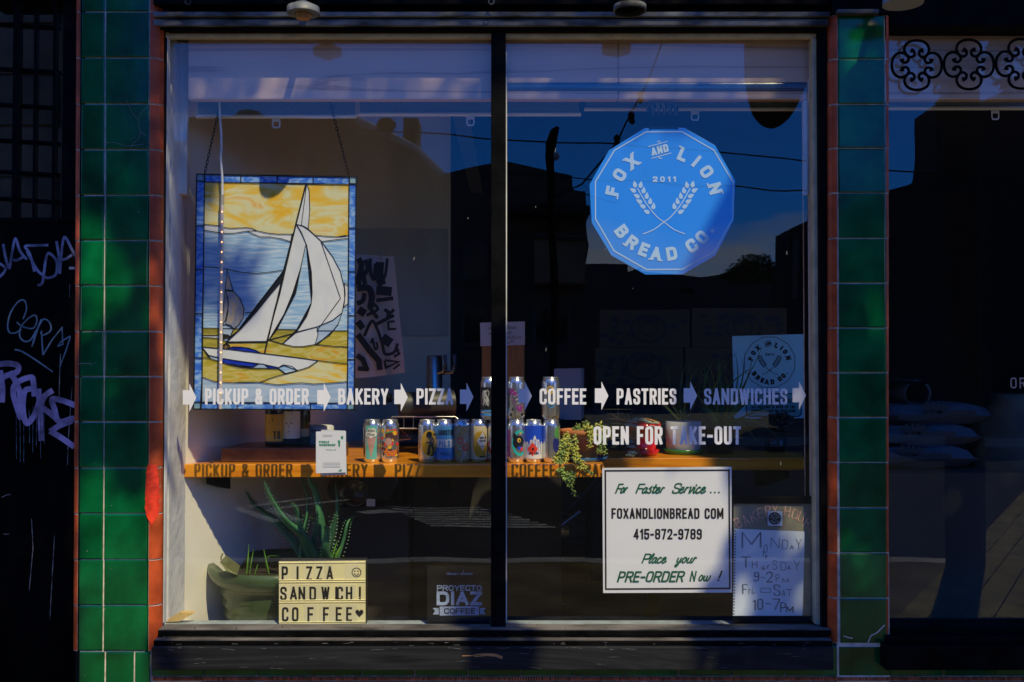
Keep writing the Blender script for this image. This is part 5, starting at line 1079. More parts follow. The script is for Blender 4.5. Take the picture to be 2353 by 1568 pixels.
for pts, wd, m in (([(728,1288,.40),(700,1235,.38),(655,1195,.36),(625,1150,.34),(606,1104,.33)], .026, 'aloe'), ([(760,1290,.44),(745,1245,.43),(735,1180,.43),(725,1130,.43),(712,1108,.40),(708,1090,.37)], .034, 'aloe'),
                   ([(700,1290,.52),(672,1240,.54),(630,1195,.55),(585,1160,.55),(563,1125,.54)], .026, 'aloe'), ([(742,1288,.39),(752,1262,.37),(766,1215,.36),(774,1175,.35)], .019, 'aloe'), ([(735,1285,.42),(722,1250,.42),(726,1215,.42),(730,1172,.42)], .013, 'aloe'),
                   ([(712,1285,.40),(700,1250,.39),(690,1215,.38),(682,1172,.37),(668,1155,.37)], .014, 'aloe'), ([(755,1288,.36),(747,1262,.35),(752,1222,.35),(745,1208,.35)], .016, 'aloe'), ([(775,1288,.42),(790,1240,.44),(800,1200,.46),(818,1185,.47)], .016, 'aloe'),
                   ([(690,1285,.40),(695,1230,.42),(706,1180,.44),(704,1130,.45),(690,1098,.46)], .012, 'aloe'), ([(750,1285,.50),(770,1220,.50),(775,1160,.50),(770,1105,.50)], .026, 'aloe'),
                   ([(567,1318,.34),(570,1285,.33),(572,1250,.33)], .006, 'aloelite'), ([(574,1318,.34),(578,1290,.33),(583,1262,.33)], .005, 'aloelite'), ([(618,1318,.36),(612,1290,.35),(606,1262,.35)], .005, 'aloelite'), ([(612,1300,.36),(616,1280,.34),(640,1278,.32)], .004, 'aloelite'),
                   ([(586,1320,.33),(590,1305,.33),(593,1296,.33)], .004, 'aloelite'), ([(762,1288,.34),(768,1265,.33),(775,1242,.33)], .008, 'aloelite'), ([(770,1288,.34),(776,1270,.33),(784,1255,.33)], .007, 'aloelite'), ([(757,1288,.34),(759,1262,.34),(762,1240,.34)], .005, 'aloelite'), ([(722,1285,.37),(716,1255,.37),(712,1235,.37)], .005, 'aloelite')):
    aleaf([at(p[0], p[1], p[2]-(.02+.085*i/(len(pts)-1) if wd > .011 and p[2] < .47 else 0)) for i, p in enumerate(pts)], wd*1.1, M[m], teeth=wd > .009)
t = MB(); q = crom([at(540,1320,.23), at(520,1300,.24), at(508,1285,.26), at(512,1272,.27)], 5); t.tube(q, .003, 6); a, b, c_ = at(520,1276,.235), at(552,1300,.215), at(545,1322,.21); t.poly([a, at(505,1292,.235), at(520,1312,.215), c_, b]); t.build('dry_leaf', mat('dead_leaf', (.14, .15, .05), .6, var=.3, vs=20), ap)

lb = thing('letter_board', 'cream light box with black letters spelling PIZZA, SANDWICH and COFFEE', 'light box', at(741, 1437, .09)); YL = .0865
t = MB(); t.prism([at(640, 1289, YL), at(640, 1436, YL), at(841, 1434, YL), at(841, 1287, YL)], (0, .045, 0)); t.build('case', mat('dark_case_plastic', (.02, .02, .02), .5), lb, .002)
t = MB(); t.prism([at(641, 1290.5, YL-.0012), at(641, 1435, YL-.0012), at(840, 1433, YL-.0012), at(840, 1288.5, YL-.0012)], (0, .001, 0)); crm = mat('cream_light_box', (.78, .70, .36), .4, var=.06, vs=6, emit=0)
t.build('face', crm, lb)
t = MB()
for y in (1294, 1333.5, 1338.5, 1380, 1385, 1430): t.tube([at(641, y, YL-.0018), at(840, y-1.5, YL-.0018)], .0022, 6)
t.build('slot_rail', crm, lb)
t = MB(); random.seed(2)
for y0, y1, xs in ((1299, 1331, (645, 672, 700, 724, 747, 795)), (1346, 1377, (643, 668, 690, 712, 740, 780, 800)), (1391, 1427, (648, 700, 735, 758, 790))):
    for i, x in enumerate(xs): t.pbox(x-2, y0-2, x+random.choice((18, 24, 30)), y1+2, YL-.0015-.00012*i, YL-.0012)
t.build('clear_tile', mat('yellowed_clear_tile', (.72, .66, .40), .25, island=.08, coat=.4), lb)
K_ = lambda x, y: ((760+x/2.45)*.61276, (1740+y/2.45)*.61276)
t = MB(); YLT = YL-.0024
for row, y0, y1, lst in ((0, 943, 1072, (('P',725,783),('I',862,878),('Z',950,1006),('Z',1043,1100),('A',1135,1200))), (1, 1130, 1255, (('S',712,772),('A',800,868),('N',880,942),('D',980,1042),('W',1090,1165),('I',1218,1232),('C',1232,1290),('H',1315,1375),('!',1435,1452))), (2, 1318, 1448, (('C',728,788),('O',820,880),('F',962,1018),('F',1105,1158),('E',1222,1278),('E',1318,1372)))):
    for ch, x0, x1 in lst:
        a, b = K_(x0, y0), K_(x1, y1); write(t, ch, a[0], b[0], a[1], b[1], YLT, 4.7)
a = K_(1413, 998); t.ribbon([(at(px, py, YLT).x, at(px, py, YLT).z) for px, py in disc_pts(*a, 10.2, 28)], 1.9*mpp(YLT), lambda u, v, w=0: Vector((u, YLT, v)), 0, True)
for dx in (-3.6, 3.6): t.poly([at(px, py, YLT) for px, py in disc_pts(a[0]+dx, a[1]-3, 1.7, 10)][::-1])
t.ribbon(crom([(at(a[0]+x, a[1]+y, YLT).x, at(a[0]+x, a[1]+y, YLT).z) for x, y in ((-5.5, 2), (-3, 5.5), (0, 6.6), (3, 5.5), (5.5, 2))], 4), 1.8*mpp(YLT), lambda u, v, w=0: Vector((u, YLT, v)), 0)
hx = K_(1440, 1370); q = []
for k in range(40):
    a_ = 2*math.pi*k/40; q.append(at(hx[0]+9.4*(math.sin(a_)**3), hx[1]-.62*(13*math.cos(a_)-5*math.cos(2*a_)-2*math.cos(3*a_)-math.cos(4*a_)), YLT))
t.poly(q[::-1] if False else q[::-1]); t.build('letters', M['ink'], lb)

cs = thing('coffee_sign', 'small black card reading PROYECTO DIAZ COFFEE standing left of the mullion', 'sign', at(1055, 1436, .13)); YQ = .088
t = MB(); t.prism([at(982, 1301, YQ), at(982, 1440, YQ), at(1127, 1440, YQ), at(1127, 1301, YQ)], (0, .006, 0)); t.build('card', mat('black_card', (.006, .006, .007), .4), cs)
V_ = lambda x, y: ((1250+x/1.802)*.61276, (1689+y/1.802)*.61276)
t = MB(); YR2 = YQ-.0008
for s, x0, x1, y0, y1, tp, rm_ in (('PROYECTO', 700, 1002, 912, 950, 2.4, .5), ('DIAZ', 698, 1003, 955, 1048, 7.2, .5), ('PROUDLY BREWING', 765, 940, 829, 842, .75, .5)):
    a, b = V_(x0, y0), V_(x1, y1); write(t, s, a[0], b[0], a[1], b[1], YR2, tp)
w1 = [at(*V_(*p), YR2) for p in ((718,1056),(985,1054),(985,1114),(718,1118))]
t.poly(w1[::-1]); 
for s_ in (0, 1):
    X = lambda x: x if not s_ else 1703-x
    q = [at(*V_(X(x), y), YR2) for x, y in ((712,1066),(672,1066),(688,1087),(672,1110),(712,1110))]; t.poly(q if not s_ else q[::-1])
t.build('pale_print', mat('pale_blue_ink', (.34, .42, .56), .6, var=.2, vs=60), cs)
t = MB(); a, b = V_(747, 1068), V_(957, 1105); write(t, 'COFFEE', a[0], b[0], a[1], b[1], YR2-.0005, 2.4); t.build('dark_print', M['ink'], cs)

ch = thing('hours_board', 'framed chalk board reading BAKERY HOURS with a handwritten sheet of opening times', 'board', at(1785, 1430, .125)); YH = .096
t = MB(); t.prism([at(1686, 1150, YH), at(1686, 1424, YH), at(1884, 1424, YH), at(1884, 1148, YH)], (0, .012, 0)); t.build('chalk_panel', mat('worn_chalk_board', (.26, .25, .18), .8, var=.2, vs=4), ch)
t = MB()
for x0, y0, x1, y1 in ((1683, 1142, 1888, 1158), (1683, 1416, 1888, 1432)): t.pbox(x0, y0, x1, y1, YH-.008, YH+.014)
t.pbox(1873, 1158.5, 1888, 1415.5, YH-.008, YH+.014); t.build('frame', M['black'], ch, .002)
t = MB(); YH1 = YH-.003; T_ = lambda x, y: ((2540+x/1.802)*.61276, (1689+y/1.802)*.61276)
t.prism([at(*T_(385, 530), YH1), at(*T_(375, 1128), YH1), at(*T_(845, 1132), YH1), at(*T_(862, 550), YH1)], (0, .001, 0)); t.build('paper_sheet', mat('blue_white_paper', (.70, .78, .86), .7, var=.05, vs=5, bump=.15, bs=9), ch)
t = MB()
for k in range(30):
    x, y = 392-k*.4, 545+k*20; t.poly([at(*T_(x+a, y+b), YH1-.0006) for a, b in ((-4, -4), (-4, 5), (6, 5), (6, -4))])
t.build('torn_hole', mat('hole_shadow', (.13, .13, .10), .9), ch)
random.seed(6); t = MB(); YH2 = YH1-.0008
def hand(mb, s, x0, x1, y0, y1, tp=1.1, outline=False):
    a, b = T_(x0, y0), T_(x1, y1)
    write(mb, s, a[0], b[0], a[1], b[1], YH2, tp, jit=.05)
    if outline: write(mb, s, a[0]+1.8, b[0]+1.8, a[1]+.3, b[1], YH2, tp, jit=.03)
for s, x0, x1, y0, y1, o_ in (('M', 435, 562, 555, 660, 1), ('o', 580, 615, 600, 690, 0), ('N', 632, 690, 592, 662, 0), ('D', 708, 748, 605, 668, 0), ('A', 760, 786, 640, 668, 0), ('Y', 800, 840, 600, 668, 0), ('T', 572, 592, 685, 718, 0), ('o', 592, 608, 692, 730, 0),
                              ('T', 430, 492, 722, 795, 1), ('H', 505, 540, 752, 795, 0), ('u', 568, 592, 762, 805, 0), ('r', 605, 625, 762, 805, 0), ('S', 645, 672, 742, 805, 0), ('D', 698, 735, 755, 812, 0), ('A', 742, 765, 780, 808, 0), ('Y', 785, 830, 742, 808, 0),
                              ('9', 518, 548, 825, 885, 1), ('-', 562, 590, 832, 885, 1), ('2', 600, 640, 822, 890, 1), ('P', 665, 690, 840, 890, 0), ('M', 710, 752, 868, 897, 0), ('F', 438, 470, 905, 970, 1), ('r', 478, 495, 915, 975, 0), ('i', 500, 520, 910, 970, 0), ('S', 650, 690, 910, 985, 1), ('A', 705, 730, 945, 985, 0), ('T', 735, 780, 940, 985, 0),
                              ('1', 508, 525, 1010, 1080, 1), ('O', 540, 575, 1005, 1075, 1), ('-', 595, 630, 1005, 1070, 1), ('7', 640, 690, 1005, 1080, 1), ('P', 695, 730, 1030, 1095, 1), ('M', 735, 780, 1055, 1095, 1)):
    hand(t, s, x0, x1, y0, y1, 1.15, bool(o_))
q = [at(*T_(x, y), YH2) for x, y in ((565, 932), (628, 932), (628, 962), (565, 962))]; t.ribbon([(p.x, p.z) for p in q], .0015, lambda u, v, w=0: Vector((u, YH2, v)), 0, True)
t.build('handwriting', mat('pencil_grey', (.07, .09, .12), .8), ch)
t = MB(); o2 = at(*T_(660, 900), YH-.0012); Rr = (660-395)*mpp(YH)*.61276/1.802*1.02
cen = T_(662, 790)
for s, x, y, an, m_ in (('B', 410, 490, .55, 0), ('A', 460, 470, .42, 0), ('K', 510, 445, .35, 0), ('E', 560, 425, .25, 0), ('R', 612, 408, .15, 0), ('Y', 660, 400, .02, 0), ('H', 742, 415, -.15, 0), ('O', 795, 430, -.25, 0), ('U', 838, 450, -.35, 0), ('R', 882, 490, -.5, 0), ('S', 915, 525, -.6, 0)):
    p = at(*T_(x, y), YH); h = 72*mpp(YH)*.61276/1.802; wd = h*.55; f = lambda u, v, w=0: Vector((p.x+(u-wd/2)*math.cos(an)-(v-h/2)*math.sin(an), YH-.001-w, p.z+(u-wd/2)*math.sin(an)+(v-h/2)*math.cos(an)))
    put(t, s, f, h, wd, 2.4*mpp(YH), 0, jit=.03)
t.build('chalk_lettering', mat('pink_chalk', (.75, .42, .32), .9, var=.4, vs=60), ch)
t = MB(); t.poly([at(*T_(x, y), YH-.0045) for x, y in ((610, 412), (610, 510), (710, 512), (710, 412))]); t.build('sticker', mat('sticker_paper', (.50, .58, .68), .6), ch)
t = MB(); t.poly([at(px, py, YH-.005) for px, py in disc_pts(*T_(658, 460), 14.5, 24)][::-1]); t.build('sticker_disc', M['ink'], ch)
t = MB(); o_ = at(*T_(658, 460), YH-.0055); emblem(t, lambda u, v, w=0: Vector((o_.x+u, o_.y-w, o_.z+v)), 14.5*mpp(YH)/760, 0, 1.3, False); t.build('sticker_emblem', mat('sticker_print', (.40, .46, .55), .6), ch)

wd_ = thing('wood_wedge', 'small offcut of pale wood lying in the bottom left corner of the window', 'wood scrap', at(415, 1430, .12))
t = MB(); t.prism([at(380, 1430, .112), at(412, 1428, .112), at(446, 1410, .112), at(414, 1408, .112)], (0, .02, .002)); t.build('block', mat('pale_pine', (.62, .42, .16), .6, var=.2, vs=20), wd_)
# ------------------------------------------------------------------ deeper in the dim room
td = thing('beer_tap', 'brushed steel beer tap column with two handles left of the mullion', 'beer tap', at(998, 960, 1.2))
p = at(998, 900, 1.2); zb = at(998, 960, 1.2).z; zt = at(998, 820, 1.2).z
t = MB(); t.lathe([(.036, 0), (.036, zt-zb), (.030, zt-zb+.006), (0, zt-zb+.006)], (p.x, 1.2, zb), 28); t.build('column', M['steel'], td)
for x, y in ((1024, 838), (1046, 838)):
    t = MB(); q = at(x, y, 1.16); t.tube([at(1004, 858, 1.18), at(x-6, 856, 1.16), q], .009, 8); t.tube([q, q+Vector((0, -.02, -.03))], .008, 8); t.build('spout', M['steel'], td); t = MB(); t.tube([q, q+Vector((-.004, 0, .045))], [.006, .010], 8); t.build('handle', mat('blue_tap_handle', (.05, .12, .25), .3), td)
cm_ = thing('counter', 'black counter standing across the dim room behind the shelf', 'counter', (-.1, 1.3, 0))
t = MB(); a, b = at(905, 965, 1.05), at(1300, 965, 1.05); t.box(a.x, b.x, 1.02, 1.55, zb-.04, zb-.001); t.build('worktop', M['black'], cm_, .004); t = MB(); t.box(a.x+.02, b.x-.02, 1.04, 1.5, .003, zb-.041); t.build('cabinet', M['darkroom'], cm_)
ml = thing('dough_sheeter', 'dark steel roller machine with a curved wire tray lying behind the cans', 'machine', at(980, 985, .74))
t = MB(); a, b = at(918, 932, .72), at(1042, 925, .78); t.tube([a, b], .052, 24); t.build('drum', mat('dark_steel', (.05, .05, .05), .5, .4), ml)
t = MB(); t.tube([at(900, 958, .66), at(1045, 958, .66), at(1058, 966, .66), at(1060, 985, .66), at(912, 985, .66), at(900, 958, .66)], .003, 6)
for x in (928, 950): t.tube([at(x, 958, .66), at(x, 985, .66)], .002, 5)
t.build('tray', M['steel'], ml); t = MB(); t.lathe([(0, 0), (.018, 0), (.02, .03), (0, .032)], at(900, 915, .72), 14, R=Matrix.Rotation(-math.pi/2, 3, 'Y')); t.tube([at(905, 915, .72), at(920, 928, .72)], .008, 8); t.build('crank_knob', M['black'], ml)
t = MB(); t.pbox(920, 985, 1050, 1010, .69, .80); p0 = at(985, 1010, .69); t.build('base', M['black'], ml)
pt_ = thing('wooden_post', 'orange brown wooden post behind the mullion with a paper note fixed above it', 'post', at(1156, 960, 1.03))
t = MB(); a, b = at(1107, 975, 1.0), at(1205, 790, 1.0); t.box(a.x, b.x, 1.0, 1.08, zb+.0005, b.z); t.build('post', wood_mat('varnished_post', (.42, .20, .03), (.30, .13, .02), .3, 8, (1, 1, .15)), pt_, .004)
nt_ = thing('paper_note', 'grey paper note with scribbled handwriting fixed on the wooden post', 'note', at(1155, 795, .99))
t = MB(); t.prism([at(1103, 742, .99), at(1104, 796, .99), at(1206, 793, .99), at(1206, 739, .99)], (0, .003, 0)); t.build('sheet', mat('grey_note_paper', (.62, .63, .64), .7), nt_)
t = MB(); random.seed(3)
for s, y in (('lawn', 756), ('at', 768), ('dition', 779), ('uff', 790)): write(t, s, 1164, 1164+len(s)*5.6, y-9, y, .988, .8, gap=0, shear=.2, jit=.05)
for y in (758, 770): write(t, 'in', 1122, 1130, y-8, y, .988, .8, gap=0)
t.build('handwriting', M['ink'], nt_)
bx = thing('white_carton', 'plain pale carton on the dark counter above the word COFFEE', 'carton', at(1310, 890, 1.15))
t = MB(); t.prism([at(1273, 848, 1.1), at(1273, 965, 1.1), at(1336, 965, 1.1), at(1336, 847, 1.1)], (.03, .25, 0)); t.build('carton', mat('pale_carton', (.42, .44, .46), .7), bx)
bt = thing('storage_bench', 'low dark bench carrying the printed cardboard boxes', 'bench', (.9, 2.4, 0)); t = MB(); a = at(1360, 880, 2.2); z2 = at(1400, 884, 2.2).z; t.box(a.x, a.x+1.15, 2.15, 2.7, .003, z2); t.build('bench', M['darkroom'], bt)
def dirty(x0, y0, x1, y1, label):
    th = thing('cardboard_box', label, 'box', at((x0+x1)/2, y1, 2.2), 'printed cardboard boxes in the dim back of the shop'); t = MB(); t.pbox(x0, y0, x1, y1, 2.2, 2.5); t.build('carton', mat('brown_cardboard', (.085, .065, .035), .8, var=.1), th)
    t = MB(); cx, cy = (x0+x1)/2+10, (y0+y1)/2
    for i in range(20):
        u, v = random.uniform(x0+8, x1-8), random.uniform(y0+14, y1-6)
        if abs(u-cx) < 38: continue
        t.poly([at(u+random.uniform(.5, 1)*13*math.cos(k*.785), v+random.uniform(.5, 1)*8*math.sin(k*.785), 2.199-i*2e-4) for k in range(8)][::-1])
    m_ = lambda r: [(at(px, py, 2.19).x, at(px, py, 2.19).z) for px, py in [(cx+r*1.25*math.cos(k*.262), cy+r*.95*math.sin(k*.262)) for k in range(24)]]
    t.ribbon(m_(32), .012, lambda u, v, w=0: Vector((u, 2.194, v)), 0, True); t.ribbon(m_(17), .006, lambda u, v, w=0: Vector((u, 2.194, v)), 0, True); write(t, 'DIRTY', cx-24, cx+24, cy-24, cy-10, 2.194, 3); t.build('print', M['ink'], th); return th
random.seed(19)
B_ = at(1400, 884, 2.2)
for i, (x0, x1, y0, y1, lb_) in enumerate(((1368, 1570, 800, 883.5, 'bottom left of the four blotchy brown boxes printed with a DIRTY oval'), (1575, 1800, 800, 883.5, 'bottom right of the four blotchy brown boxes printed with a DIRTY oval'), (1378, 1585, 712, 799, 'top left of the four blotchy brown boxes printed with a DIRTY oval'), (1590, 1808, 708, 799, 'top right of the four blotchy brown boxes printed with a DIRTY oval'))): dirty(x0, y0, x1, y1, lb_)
# tin drum on the bay floor; bicycle added in place of dark ring reflections
tn = thing('tin_can', 'large dark tin lying on its side under the shelf with tape on it', 'tin', at(830, 1165, .62)); p = at(818, 1133, .62)
rk = thing('crate', 'black crate under the shelf holding the large tin', 'crate', at(860, 1300, .7)); zc = at(830, 1168, .62).z; t = MB(); t.box(p.x-.07, p.x+.20, .66, .89, PLZ+.001, zc-.002); t.build('crate', M['darkroom'], rk)
t = MB(); R_ = Matrix.Rotation(-math.pi/2, 3, 'X') @ Matrix.Identity(3); R_ = Matrix.Rotation(.55, 3, 'Z') @ Matrix.Rotation(-math.pi/2, 3, 'X')
t.lathe([(0, .004), (.046, .004), (.047, 0), (.054, 0), (.054, .17), (0, .17)], p, 32, R=R_); t.build('drum', mat('dull_tin', (.07, .07, .065), .3, .7), tn)
t = MB(); t.pbox(842, 1147, 862, 1164, .575, .576); t.build('tape', M['card'], tn)
bi = thing('bicycle', 'black bicycle added indoors to stand for dark ring reflections, one wheel ringing the mullion', 'bicycle', at(1062, 1400, 1.5))
W1, W2 = at(1062, 1232, 1.45), at(1062, 1232, 1.45)+Vector((1.02, .25, 0)); ax = (W2-W1).normalized(); Rw = .345; W1.z = W2.z = PLZ*0+.36+.18
blk = mat('bicycle_black', (.012, .012, .013), .4)
for c_ in (W1, W2):
    t = MB(); t.tube([c_+ax*Rw*math.cos(k*.1309)+Vector((0, 0, Rw*math.sin(k*.1309))) for k in range(48)], .019, 8, closed=True); wo = t.build('wheel', mat('tyre_rubber', (.012, .012, .012), .8), bi)
    t = MB()
    for k in range(20): t.tube([c_, c_+ax*(Rw-.02)*math.cos(k*.314)+Vector((0, 0, (Rw-.02)*math.sin(k*.314)))], .0012, 4)
    t.build('spokes', M['steel'], wo)
sd_ = W1+ax*.20+Vector((0, 0, .46)); bb = W1+ax*.43+Vector((0, 0, -.06)); hd = W2-ax*.22+Vector((0, 0, .42)); t = MB()
for a, b in ((sd_, bb), (bb, hd-Vector((0, 0, .08))), (sd_-Vector((0, 0, .06)), hd), (W1, bb), (W1, sd_-Vector((0, 0, .06))), (hd, W2)): t.tube([a, b], .016, 8)
t.build('frame', blk, bi); t = MB(); t.tube([sd_-Vector((0, 0, .01)), sd_+Vector((0, 0, .08))], .012, 8); t.lathe([(.0, 0), (.06, .005), (.055, .03), (0, .035)], sd_+Vector((0, 0, .08)), 14); t.build('saddle', blk, bi)
t = MB(); n_ = ax.cross(Vector((0, 0, 1))); h2 = hd+Vector((0, 0, .10)); t.tube([hd, h2], .012, 8); t.tube([h2-n_*.25-ax*.06, h2-n_*.12, h2+n_*.12, h2+n_*.25-ax*.06], .012, 8); t.build('handlebar', blk, bi)
t = MB(); t.tube([bb+n_*.05+ax*.17*math.cos(k)+Vector((0, 0, .17*math.sin(k))) for k in (0.6, 0.6+math.pi)], .01, 6); t.lathe([(.0, 0), (.09, 0), (.09, .006), (0, .006)], bb+n_*.03, 20, R=Matrix.Rotation(math.atan2(ax.y, ax.x), 3, 'Z') @ Matrix.Rotation(math.pi/2, 3, 'X')); t.build('crank', M['steel'], bi)
bs_ = thing('bike_stand', 'low dark plinth under the bicycle', 'plinth', (W1.x+.5, 1.6, 0)); t = MB(); t.prism([W1-ax*.4-n_*.2, W2+ax*.4-n_*.2, W2+ax*.4+n_*.2, W1-ax*.4+n_*.2], (0, 0, .01)); 
for v in t.v: v.z = .003 if v.z < W1.z+.005 else W1.z-Rw-.02
t.build('plinth', M['darkroom'], bs_)
# sacks and pipe behind the neighbouring window
sk = ((2040, 2235, 922, 980, .50), (2030, 2200, 982, 1035, .46), (2020, 2190, 1037, 1085, .42))
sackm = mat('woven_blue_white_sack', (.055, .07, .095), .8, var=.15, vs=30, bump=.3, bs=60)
zfl = at(2100, 1087, .62).z
pl = thing('pallet_base', 'dark platform carrying the flour sacks behind the neighbouring window', 'platform', at(2150, 1300, .6)); t = MB(); a = at(2030, 1087, .34); t.box(a.x, a.x+.55, .34, .93, .003, a.z); t.build('platform', M['darkroom'], pl)
zs = a.z
for i, (x0, x1, y0, y1, Y) in enumerate(sk[::-1]):
    lbl = ('pale blue printed flour sack at the bottom of the sack pile', 'pale blue printed flour sack in the middle of the sack pile', 'pale blue printed flour sack on top of the sack pile')[i]
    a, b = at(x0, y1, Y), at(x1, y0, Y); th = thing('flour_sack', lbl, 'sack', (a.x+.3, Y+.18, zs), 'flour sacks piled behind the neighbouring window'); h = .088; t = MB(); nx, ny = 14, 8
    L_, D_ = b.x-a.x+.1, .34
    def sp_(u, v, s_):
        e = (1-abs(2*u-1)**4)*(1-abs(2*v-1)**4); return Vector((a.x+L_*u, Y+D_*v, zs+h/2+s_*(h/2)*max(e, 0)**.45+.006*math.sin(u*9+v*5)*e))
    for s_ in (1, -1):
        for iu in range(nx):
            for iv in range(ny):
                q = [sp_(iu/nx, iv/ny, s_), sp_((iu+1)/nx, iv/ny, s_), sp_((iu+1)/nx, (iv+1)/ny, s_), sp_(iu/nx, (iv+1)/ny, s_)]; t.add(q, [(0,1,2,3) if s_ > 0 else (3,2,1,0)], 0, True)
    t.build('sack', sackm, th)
    t = MB(); c0 = a.x+L_*(.30 if i < 2 else .42)
    f = lambda u, v, w=0: Vector((c0+u, Y-.0015+.012*0, zs+v))
    for k in range(6): an = 2.3-k*.33; t.ribbon(crom([(.02*math.cos(an), .048+.01*math.sin(an)), (.045*math.cos(an), .05+.03*math.sin(an)), (.075*math.cos(an), .05+.045*math.sin(an))], 3), .011, f, 0, w=k*1e-4)
    t.ribbon(crom([(-.14, .04), (-.08, .035), (0, .045), (.09, .055), (.16, .05)], 4), .022, f, 0, w=.0008); t.build('print', mat('dark_sack_print', (.025, .028, .03), .8), th)
    zs += h-.010
pp = thing('duct_pipe', 'dark round pipe end on a bracket above the flour sacks', 'pipe', at(2100, 950, .55)); p = at(2108, 905, .6); t = MB(); t.lathe([(.046, 0), (.055, 0), (.055, .22), (.046, .22), (.046, 0)], p, 28, R=Matrix.Rotation(-math.pi/2, 3, 'X'), caps=False); t.build('pipe', mat('dull_pipe', (.025, .028, .03), .6), pp)
t = MB(); q = at(2060, 876, .62); t.box(q.x, q.x+.16, .60, .9, q.z-.012, q.z); t.box(q.x+.02, q.x+.04, .7, .88, q.z-.12, q.z-.0125); t.build('bracket', M['black'], pp)
t = MB(); t.box(q.x, q.x+.2, .885, .93, 1.4, q.z); gb = thing('storage_bag', 'dark creased bag standing at the right edge behind the neighbouring window', 'bag', at(2320, 1300, .55)); p = at(2335, 1090, .55); t = MB(); hgt = at(2335, 905, .55).z-.003
random.seed(8)
t.lathe([(.16, 0), (.185, .1), (.19, hgt*.5), (.18, hgt*.75), (.15, hgt*.9), (.09, hgt*.97), (.10, hgt), (0, hgt-.02)], (p.x, .56, .003), 20)
for v in t.v: v.x += .012*math.sin(v.z*23+v.y*20); v.y += .012*math.sin(v.z*31+v.x*17)
t.build('bag', mat('dark_olive_bag', (.05, .047, .03), .6, var=.5, vs=8, bump=.6, bs=12), gb)

# ================================================================== THE STREET THE WINDOW MIRRORS
def slab_box(name, x0, x1, y0, y1, z0, z1, m): t = MB(); t.box(x0, x1, y0, y1, z0, z1); return tag(t.build(name, m), kind='structure')
KERB = 3.0
t = MB(); t.add([(-900, -900, -.16), (900, -900, -.16), (900, 60, -.16), (-900, 60, -.16)], [(0,1,2,3)]); tag(t.build('ground', mat('far_ground', (.12, .11, .09), .9)), kind='structure')
slab_box('sidewalk', -40, 40, -KERB, .28, -.155, 0, M['concrete']); slab_box('kerb', -40, 40, -KERB-.15, -KERB-.001, -.155, .002, mat('kerb_stone', (.36, .34, .30), .9, var=.2))
slab_box('road', -200, 200, -14.0, -KERB-.151, -.158, -.13, M['asphalt']); slab_box('far_kerb', -200, 200, -14.15, -14.001, -.157, .0, mat('far_kerb_stone', (.45, .43, .38), .9)); slab_box('far_sidewalk', -200, 200, -16.5, -14.151, -.157, -.002, M['concrete'])
slab_box('footing', -40, 40, .281, .299, -.157, .001, M['concrete'])
rpnt = MB(); zr = -.126
def mark(pts): rpnt.poly([Vector((x, y, zr)) for x, y in pts])
def gpt(px, py): # ground point mirrored at a pixel
    d = Vector(((px-CX)/F, cT-(CY-py)/F*sT, sT+(CY-py)/F*cT)); k = (zr-EYE)/d.z; return (d.x*k, -(d.y*k-D-2*GY))
def stroke(a, b, w_):
    a, b = Vector(gpt(*a)), Vector(gpt(*b)); n = (b-a).normalized(); n = Vector((-n.y, n.x))*w_/2; mark([a-n, b-n, b+n, a+n] if (b-a).cross(n) > 0 else [a+n, b+n, b-n, a-n])
for a, b, w_ in (((548,1166),(720,1148),.10),((548,1168),(640,1200),.10),((620,1172),(800,1152),.10),((620,1172),(690,1198),.10)): stroke(a, b, w_)
for k in range(9):
    y = 1166+k*5.4; stroke((890+k*12, y), (1110+k*21, y+2), .05+.02*(k % 3))
stroke((830, 1185), (905, 1176), .2)
o = rpnt.build('road_marking', M['paint']); tag(o, 'worn white painted strokes on the road, mirrored low in the window', 'road marking', kind='structure')
dk = thing('sidewalk_deck', 'pale weathered plank deck on the sidewalk, mirrored low in the right window', 'deck', (2.9, -1.6, 0))
t = MB(); zr = .03; cn_ = [gpt(*p) for p in ((2020, 1452), (2365, 1120), (2620, 1120), (2620, 1470))]; c0, c1 = Vector(cn_[0]), Vector(cn_[1]); dx_ = (c1-c0); nn = Vector((dx_.y, -dx_.x)).normalized(); nn = nn if nn.x > 0 else -nn
for i in range(11):
    a, b = c0+nn*(i*.14), c0+nn*(i*.14+.134); t.prism([(a.x, a.y, .003), (b.x, b.y, .003), (b.x+dx_.x, b.y+dx_.y, .003), (a.x+dx_.x, a.y+dx_.y, .003)], (0, 0, .027))
t.build('planks', mat('weathered_planks', (.27, .21, .08), .9, spec=.05, var=.3, vs=6, island=.15), dk); zr = -.126
# houses across the street, all in their own shade
def house(label, out, d, deep, m, wins=(), roof=None, trim=None):
    base = -.002 if d < 17 else -.15
    P2 = [seen(x, y, d) for x, y in out]; cxp = sum(p.x for p in P2)/len(P2); th = thing('house', label, 'house', (cxp, -d, base))
    for p in P2:
        if p.z < base+1.2: p.z = base
    t = MB(); t.prism(P2, (0, -deep, 0)); t.build('wall', m, th)
    for x0, y0, x1, y1 in wins:
        a, b = seen(x0, y1, d), seen(x1, y0, d); t = MB(); t.box(a.x, b.x, -d+.002, -d+.06, a.z, b.z); wn = t.build('window', mat('house_window_frame', (.14, .13, .12), .7), th); e = .08
        t = MB(); t.box(a.x+e, b.x-e, -d+.061, -d+.066, a.z+e, b.z-e); t.build('glazing', mat('house_window_glass', (.02, .022, .025), .1), wn)
    return th
stc = lambda n, c: mat(n, c, .9, var=.12, vs=1.5, bump=.2, bs=8)
